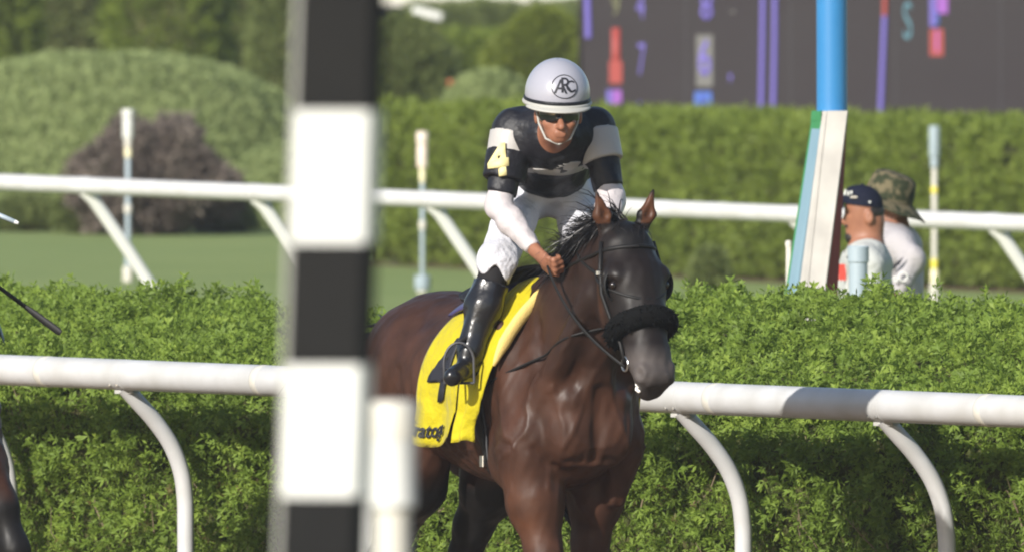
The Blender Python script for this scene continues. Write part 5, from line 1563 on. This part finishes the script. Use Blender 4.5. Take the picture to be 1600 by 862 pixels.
MB().tube([w0 + wd * 0.45 - wst, w0 + wd * 0.6 - wst, w0 + wd * 0.95 - wst, w1 - wst], [0.0085, 0.013, 0.0145, 0.011], 10, flat=0.4).build('flap', M['black_strap'], whip)
v0, v1 = P(-45, 318, 103.5), P(29, 349, 103.4)
whip2 = empty('riding_stick', v0, 'pale grey stick tip at the left edge below the far rail', 'stick')
MB().tube([np.zeros(3), (v1 - v0) * 0.55, (v1 - v0) * 0.93], [0.011, 0.010, 0.0085], 10).build('shaft', M['grey_plastic'], whip2, sharp=None)
MB().tube([(v1 - v0) * 0.93, (v1 - v0)], [0.0088, 0.005], 10).build('tip', M['white_paint'], whip2)

# ================================================================== TWO MEN BEHIND THE HEDGE
def span_field(a, b, h): return Field(np.minimum(a, b) - 0.05, np.maximum(a, b) + 0.05, h)
def man(origin_px, d, label):
    o = P(origin_px, 437, d) * z0
    root = empty('person', o, label, 'person')
    return root, (lambda px, py, dd=0.0: P(px, py, d + dd) - o)
def legs_and_shoes(root, K, hipz, x0, y0=0.0):
    f = Field((x0 - 0.3, y0 - 0.35, -0.01), (x0 + 0.3, y0 + 0.35, hipz + 0.15), 0.014)
    for s in (-1, 1):
        f.cone((x0, y0 + 0.09 * s, hipz), (x0 - 0.03, y0 + 0.10 * s, hipz * 0.52), (0.105, 0.075), 0.05)
        f.cone((x0 - 0.03, y0 + 0.10 * s, hipz * 0.52), (x0 + 0.02, y0 + 0.10 * s, 0.08), (0.072, 0.060), 0.03)
    link('trousers', f.mesh('trousers'), M['trousers'], root)
    for s in (-1, 1):
        f = Field((x0 - 0.3, y0 - 0.3, -0.01), (x0 + 0.2, y0 + 0.3, 0.2), 0.010)
        f.cone((x0 + 0.03, y0 + 0.10 * s, 0.045), (x0 - 0.15, y0 + 0.11 * s, 0.04), (0.05, 0.04), 0.03).cut((0, 0, 0.004), (0, 0, -1))
        link('shoe', f.mesh('shoe'), M['black_strap'], root)

# man in the navy cap, in profile to the left
m1, K = man(1350, 121.5, 'man in navy cap and pale grey T-shirt in profile behind the hedge')
h0 = K(1350, 331)
f = span_field(K(1290, 270, -0.4), K(1420, 560, 0.4), 0.0065)
def shirt1(f, g_):
    f.cone(K(1354, 412), K(1352, 560), (0.195, 0.165), 0.06, (0, 1, 0), (0.105, 0.115), grow=g_)
    for s in (-1, 1):
        f.cone(K(1353, 403, 0.10 * s), K(1356, 414, 0.19 * s), (0.055, 0.062), 0.06, grow=g_)
f.ell(h0 + [0.000, 0, 0.024], (0.084, 0.076, 0.084), 0.03)
f.ell(h0 + [-0.022, 0, -0.048], (0.062, 0.056, 0.075), 0.04)
f.ell(h0 + [-0.045, 0, -0.104], (0.030, 0.032, 0.026), 0.03)
f.cone(h0 + [-0.069, 0, -0.012], h0 + [-0.090, 0, -0.044], (0.010, 0.014), 0.012)
f.cone(h0 + [-0.069, -0.016, -0.072], h0 + [-0.069, 0.016, -0.072], 0.0085, 0.008)
f.cone(h0 + [-0.066, -0.014, -0.085], h0 + [-0.066, 0.014, -0.085], 0.0085, 0.008)
for s in (-1, 1):
    f.ell(h0 + [-0.062, 0.030 * s, -0.004], (0.014, 0.018, 0.010), 0.01, sub=True)
    f.ell(h0 + [0.022, 0.079 * s, -0.022], (0.019, 0.011, 0.031), 0.008)
    f.ell(h0 + [0.020, 0.090 * s, -0.020], (0.011, 0.006, 0.018), 0.006, sub=True)
    f.ell(h0 + [-0.058, 0.030 * s, -0.004], (0.012, 0.012, 0.012), 0.006)
f.cone(h0 + [0.030, 0, -0.050], K(1355, 398), (0.060, 0.066), 0.04)
shirt1(f, -0.008)
for s in (-1, 1):
    f.cone(K(1356, 414, 0.19 * s), K(1364, 500, 0.23 * s), (0.048, 0.040), 0.03); f.cone(K(1364, 500, 0.23 * s), K(1335, 560, 0.20 * s), (0.038, 0.028), 0.03)
    e = K(1335, 560, 0.20 * s)
    for q in range(4): f.cone(e + [0, 0.016 * (q - 1.5), -0.01], e + [-0.035, 0.016 * (q - 1.5), -0.065], (0.010, 0.008), 0.012)
    f.cone(e + [-0.01, -0.03 * s, 0], e + [-0.045, -0.035 * s, -0.03], (0.011, 0.009), 0.012)
link('body', f.mesh('body'), M['skin_tan'], m1)
f = span_field(K(1290, 360, -0.4), K(1420, 570, 0.4), 0.0075)
shirt1(f, 0.010)
for s in (-1, 1): f.cone(K(1356, 414, 0.19 * s), K(1362, 478, 0.225 * s), (0.062, 0.060), 0.05)
f.ell(K(1349, 393), (0.085, 0.085, 0.045), 0.012, sub=True)
f.wrinkle(0.006, 0.16, 4)
sh1 = link('t_shirt', f.mesh('t_shirt'), M['shirt_grey'], m1)
MB().box(K(1316, 425, -0.13), (0.03, 0.012, 0.07), Matrix.Rotation(R(10), 3, 'Z')).build('chest_print', M['petal_red'], sh1)
cap = bpy.data.objects.new('cap', None); COL.objects.link(cap); cap.parent = m1
cc = h0 + np.array([-0.006, 0, 0.036])
vs, fs = [], []
nu, nv = 36, 12
for j in range(nv):
    b = -0.10 + (math.pi / 2 + 0.09) * j / (nv - 1)
    for i in range(nu):
        a = 2 * math.pi * i / nu
        vs.append(cc + np.array([0.091 * math.cos(a) * math.cos(b) ** 0.8 if math.cos(b) > 0 else 0, 0.086 * math.sin(a) * math.cos(b) ** 0.8 if math.cos(b) > 0 else 0, 0.082 * math.sin(b) - 0.012 * math.cos(a) * math.cos(b)]))
fs = [(j * nu + i, j * nu + (i + 1) % nu, (j + 1) * nu + (i + 1) % nu, (j + 1) * nu + i) for j in range(nv - 1) for i in range(nu)]
link('crown', make_mesh('crown', vs, fs), M['cap_navy'], cap)
solid_sheet('peak', lambda u, v: tuple(cc + np.array([-0.085 - 0.055 * v * math.cos((u - 0.5) * 2.0), 0.085 * math.sin((u - 0.5) * 2.6), 0.012 - 0.030 * v - 0.025 * (2 * u - 1) ** 2])), 16, 6, 0.006, M['cap_navy'], cap)
MB().lathe(cc + np.array([0, 0, 0.082]), [(0.009, -0.003), (0.008, 0.004), (0.003, 0.007)], 10).build('button', M['cap_navy'], cap)
for k in range(3): MB().box(cc + np.array([-0.078 + 0.014 * k, -0.060 - 0.007 * k, 0.050 - 0.004 * (k % 2)]), (0.008, 0.004, 0.024 - 0.005 * k), Matrix.Rotation(R(-28), 3, 'Z') @ Matrix.Rotation(R(12), 3, 'Y')).build('cap_emblem', M['white_paint'], cap)
MB().box(cc + np.array([-0.040, -0.088, 0.030]), (0.030, 0.006, 0.008), Matrix.Rotation(R(-10), 3, 'Z')).build('cap_highlight_bar', M['steel'], cap)  # added steel bar imitating the silver highlight of sunglasses on the cap
MB().box(cc + np.array([0.030, -0.091, 0.008]), (0.010, 0.004, 0.008)).build('side_mark', M['white_paint'], cap)
f = Field(h0 - 0.16, h0 + 0.16, 0.005)
f.ell(h0 + [-0.050, 0, -0.112], (0.034, 0.040, 0.034), 0.02); f.cone(h0 + [-0.078, -0.030, -0.064], h0 + [-0.078, 0.030, -0.064], 0.0075, 0.01)
link('goatee', f.mesh('goatee'), M['hair_dark'], m1)
f = Field(h0 - 0.2, h0 + 0.2, 0.006)
f.ell(h0 + [0.004, 0, 0.000], (0.086, 0.079, 0.062), 0.02).cut(h0 + [0.020, 0, 0], (-1, 0, 0.2))
link('hair', f.mesh('hair'), M['hair_dark'], m1)
legs_and_shoes(m1, K, 0.86, K(1352, 437)[0])

# man in the camouflage hat, turned left behind the first
m2, K = man(1398, 123.6, 'man in camouflage bucket hat and pale shirt behind the capped man')
h0 = K(1386, 322)
f = span_field(K(1320, 250, -0.4), K(1480, 570, 0.4), 0.0065)
def shirt2(f, g_):
    f.cone(K(1396, 388), K(1398, 560), (0.185, 0.160), 0.06, (0.35, 0.94, 0), (0.110, 0.112), grow=g_)
    for s in (-1, 1): f.cone(K(1392, 374, 0.08 * s), K(1401 - 4 * s, 386, 0.18 * s), (0.058, 0.064), 0.06, grow=g_)
f.ell(h0 + [0.012, 0, 0.028], (0.096, 0.078, 0.088), 0.03)
f.ell(h0 + [-0.028, -0.010, -0.048], (0.062, 0.058, 0.075), 0.04)
f.ell(h0 + [-0.052, -0.014, -0.100], (0.032, 0.034, 0.028), 0.03)
f.cone(h0 + [-0.084, -0.020, -0.010], h0 + [-0.108, -0.026, -0.044], (0.010, 0.014), 0.012)
f.cone(h0 + [-0.084, -0.036, -0.072], h0 + [-0.088, -0.006, -0.072], 0.0085, 0.008)
for s in (-1, 1):
    f.ell(h0 + [0.036, 0.079 * s, -0.022], (0.021, 0.011, 0.034), 0.008)
    f.ell(h0 + [-0.078, -0.016 + 0.030 * s, -0.004], (0.014, 0.018, 0.010), 0.01, sub=True)
f.cone(h0 + [0.030, 0, -0.045], K(1397, 374), (0.060, 0.068), 0.04)
shirt2(f, -0.008)
arms2 = {}
for s, el, wr_ in ((-1, K(1427, 404, -0.26), K(1402, 462, -0.30)), (1, K(1410, 440, 0.22), K(1375, 480, 0.18))):
    sh = K(1401 - 4 * s, 386, 0.18 * s); arms2[s] = (sh, el, wr_)
    f.cone(sh, el, (0.050, 0.040), 0.03); f.cone(el, wr_, (0.040, 0.028), 0.03)
    for q in range(4): f.cone(wr_ + [0, 0.016 * (q - 1.5), -0.01], wr_ + [-0.035, 0.016 * (q - 1.5), -0.060], (0.010, 0.008), 0.012)
    f.cone(wr_ + [-0.01, -0.03 * s, 0], wr_ + [-0.045, -0.035 * s, -0.03], (0.011, 0.009), 0.012)
link('body', f.mesh('body'), M['skin_brown'], m2)
f = span_field(K(1320, 340, -0.4), K(1480, 570, 0.4), 0.0075)
shirt2(f, 0.010)
for s in (-1, 1):
    sh, el, wr_ = arms2[s]
    f.cone(sh, el, (0.066, 0.058), 0.05); f.cone(el, el + (wr_ - el) * 0.85, (0.058, 0.042), 0.03)
f.ell(K(1390, 366), (0.08, 0.08, 0.03), 0.012, sub=True)
f.wrinkle(0.007, 0.17, 7)
sh2 = link('shirt', f.mesh('shirt'), M['shirt_pink'], m2)
q = K(1402, 411, -0.345)
MB().add([q + np.array(v) for v in ((-0.035, 0, -0.022), (0.030, 0, 0.030), (0.012, 0, -0.006), (-0.02, 0, -0.03), (-0.035, 0.004, -0.022), (0.030, 0.004, 0.030), (0.012, 0.004, -0.006), (-0.02, 0.004, -0.03))], [(0, 3, 2, 1), (4, 5, 6, 7), (0, 1, 5, 4), (1, 2, 6, 5), (2, 3, 7, 6), (3, 0, 4, 7)]).build('sleeve_mark', M['ink'], sh2)
for px, py, r in ((1411, 432, 0.020), (1399, 436, 0.010)):
    q = K(px, py, -0.36)
    mb = MB()
    mb.tube([q + np.array([r * math.cos(a), 0, r * math.sin(a)]) for a in np.linspace(0, 6.283, 13)], 0.004, 6, caps=False)
    mb.build('sleeve_badge', M['white_paint'], sh2)
hat = bpy.data.objects.new('bucket_hat', None); COL.objects.link(hat); hat.parent = m2
HM = Euler((R(6), R(20), 0)).to_matrix()
hc2 = h0 + np.array([0.012, 0.0, 0.050])
mb = MB().lathe(hc2, [(0.112, -0.012), (0.110, 0.02), (0.104, 0.06), (0.094, 0.088), (0.070, 0.100), (0.01, 0.104)], 32, HM)
mb.build('crown', M['camo'], hat, sharp=50)
def brim(u, v):
    a = 2 * math.pi * u; r = 0.110 + 0.082 * v
    dz = -0.012 - 0.022 * v - 0.030 * v * max(0, math.cos(a)) - 0.010 * v * math.sin(3 * a)
    return tuple(Vector(hc2) + HM @ Vector((r * math.cos(a), r * math.sin(a), dz)))
solid_sheet('brim', brim, 41, 7, 0.005, M['camo'], hat)
legs_and_shoes(m2, K, 0.86, K(1398, 437)[0])

# ================================================================== AIR
hz = bpy.data.materials.new('haze_air'); hz.use_nodes = True
nt = hz.node_tree
for n_ in list(nt.nodes):
    if n_.type == 'BSDF_PRINCIPLED': nt.nodes.remove(n_)
vol = nt.nodes.new('ShaderNodeVolumePrincipled')
vol.inputs['Color'].default_value = (0.92, 0.95, 1.0, 1); vol.inputs['Density'].default_value = 0.00022; vol.inputs['Anisotropy'].default_value = 0.2
nt.links.new(vol.outputs[0], nt.nodes['Material Output'].inputs['Volume'])
tag(MB().box((0, 1470, 2.3), (1900, 3200, 6.6)).build('haze', hz, smooth=False), 'thin pale summer haze over the whole racecourse', 'haze', kind='stuff')
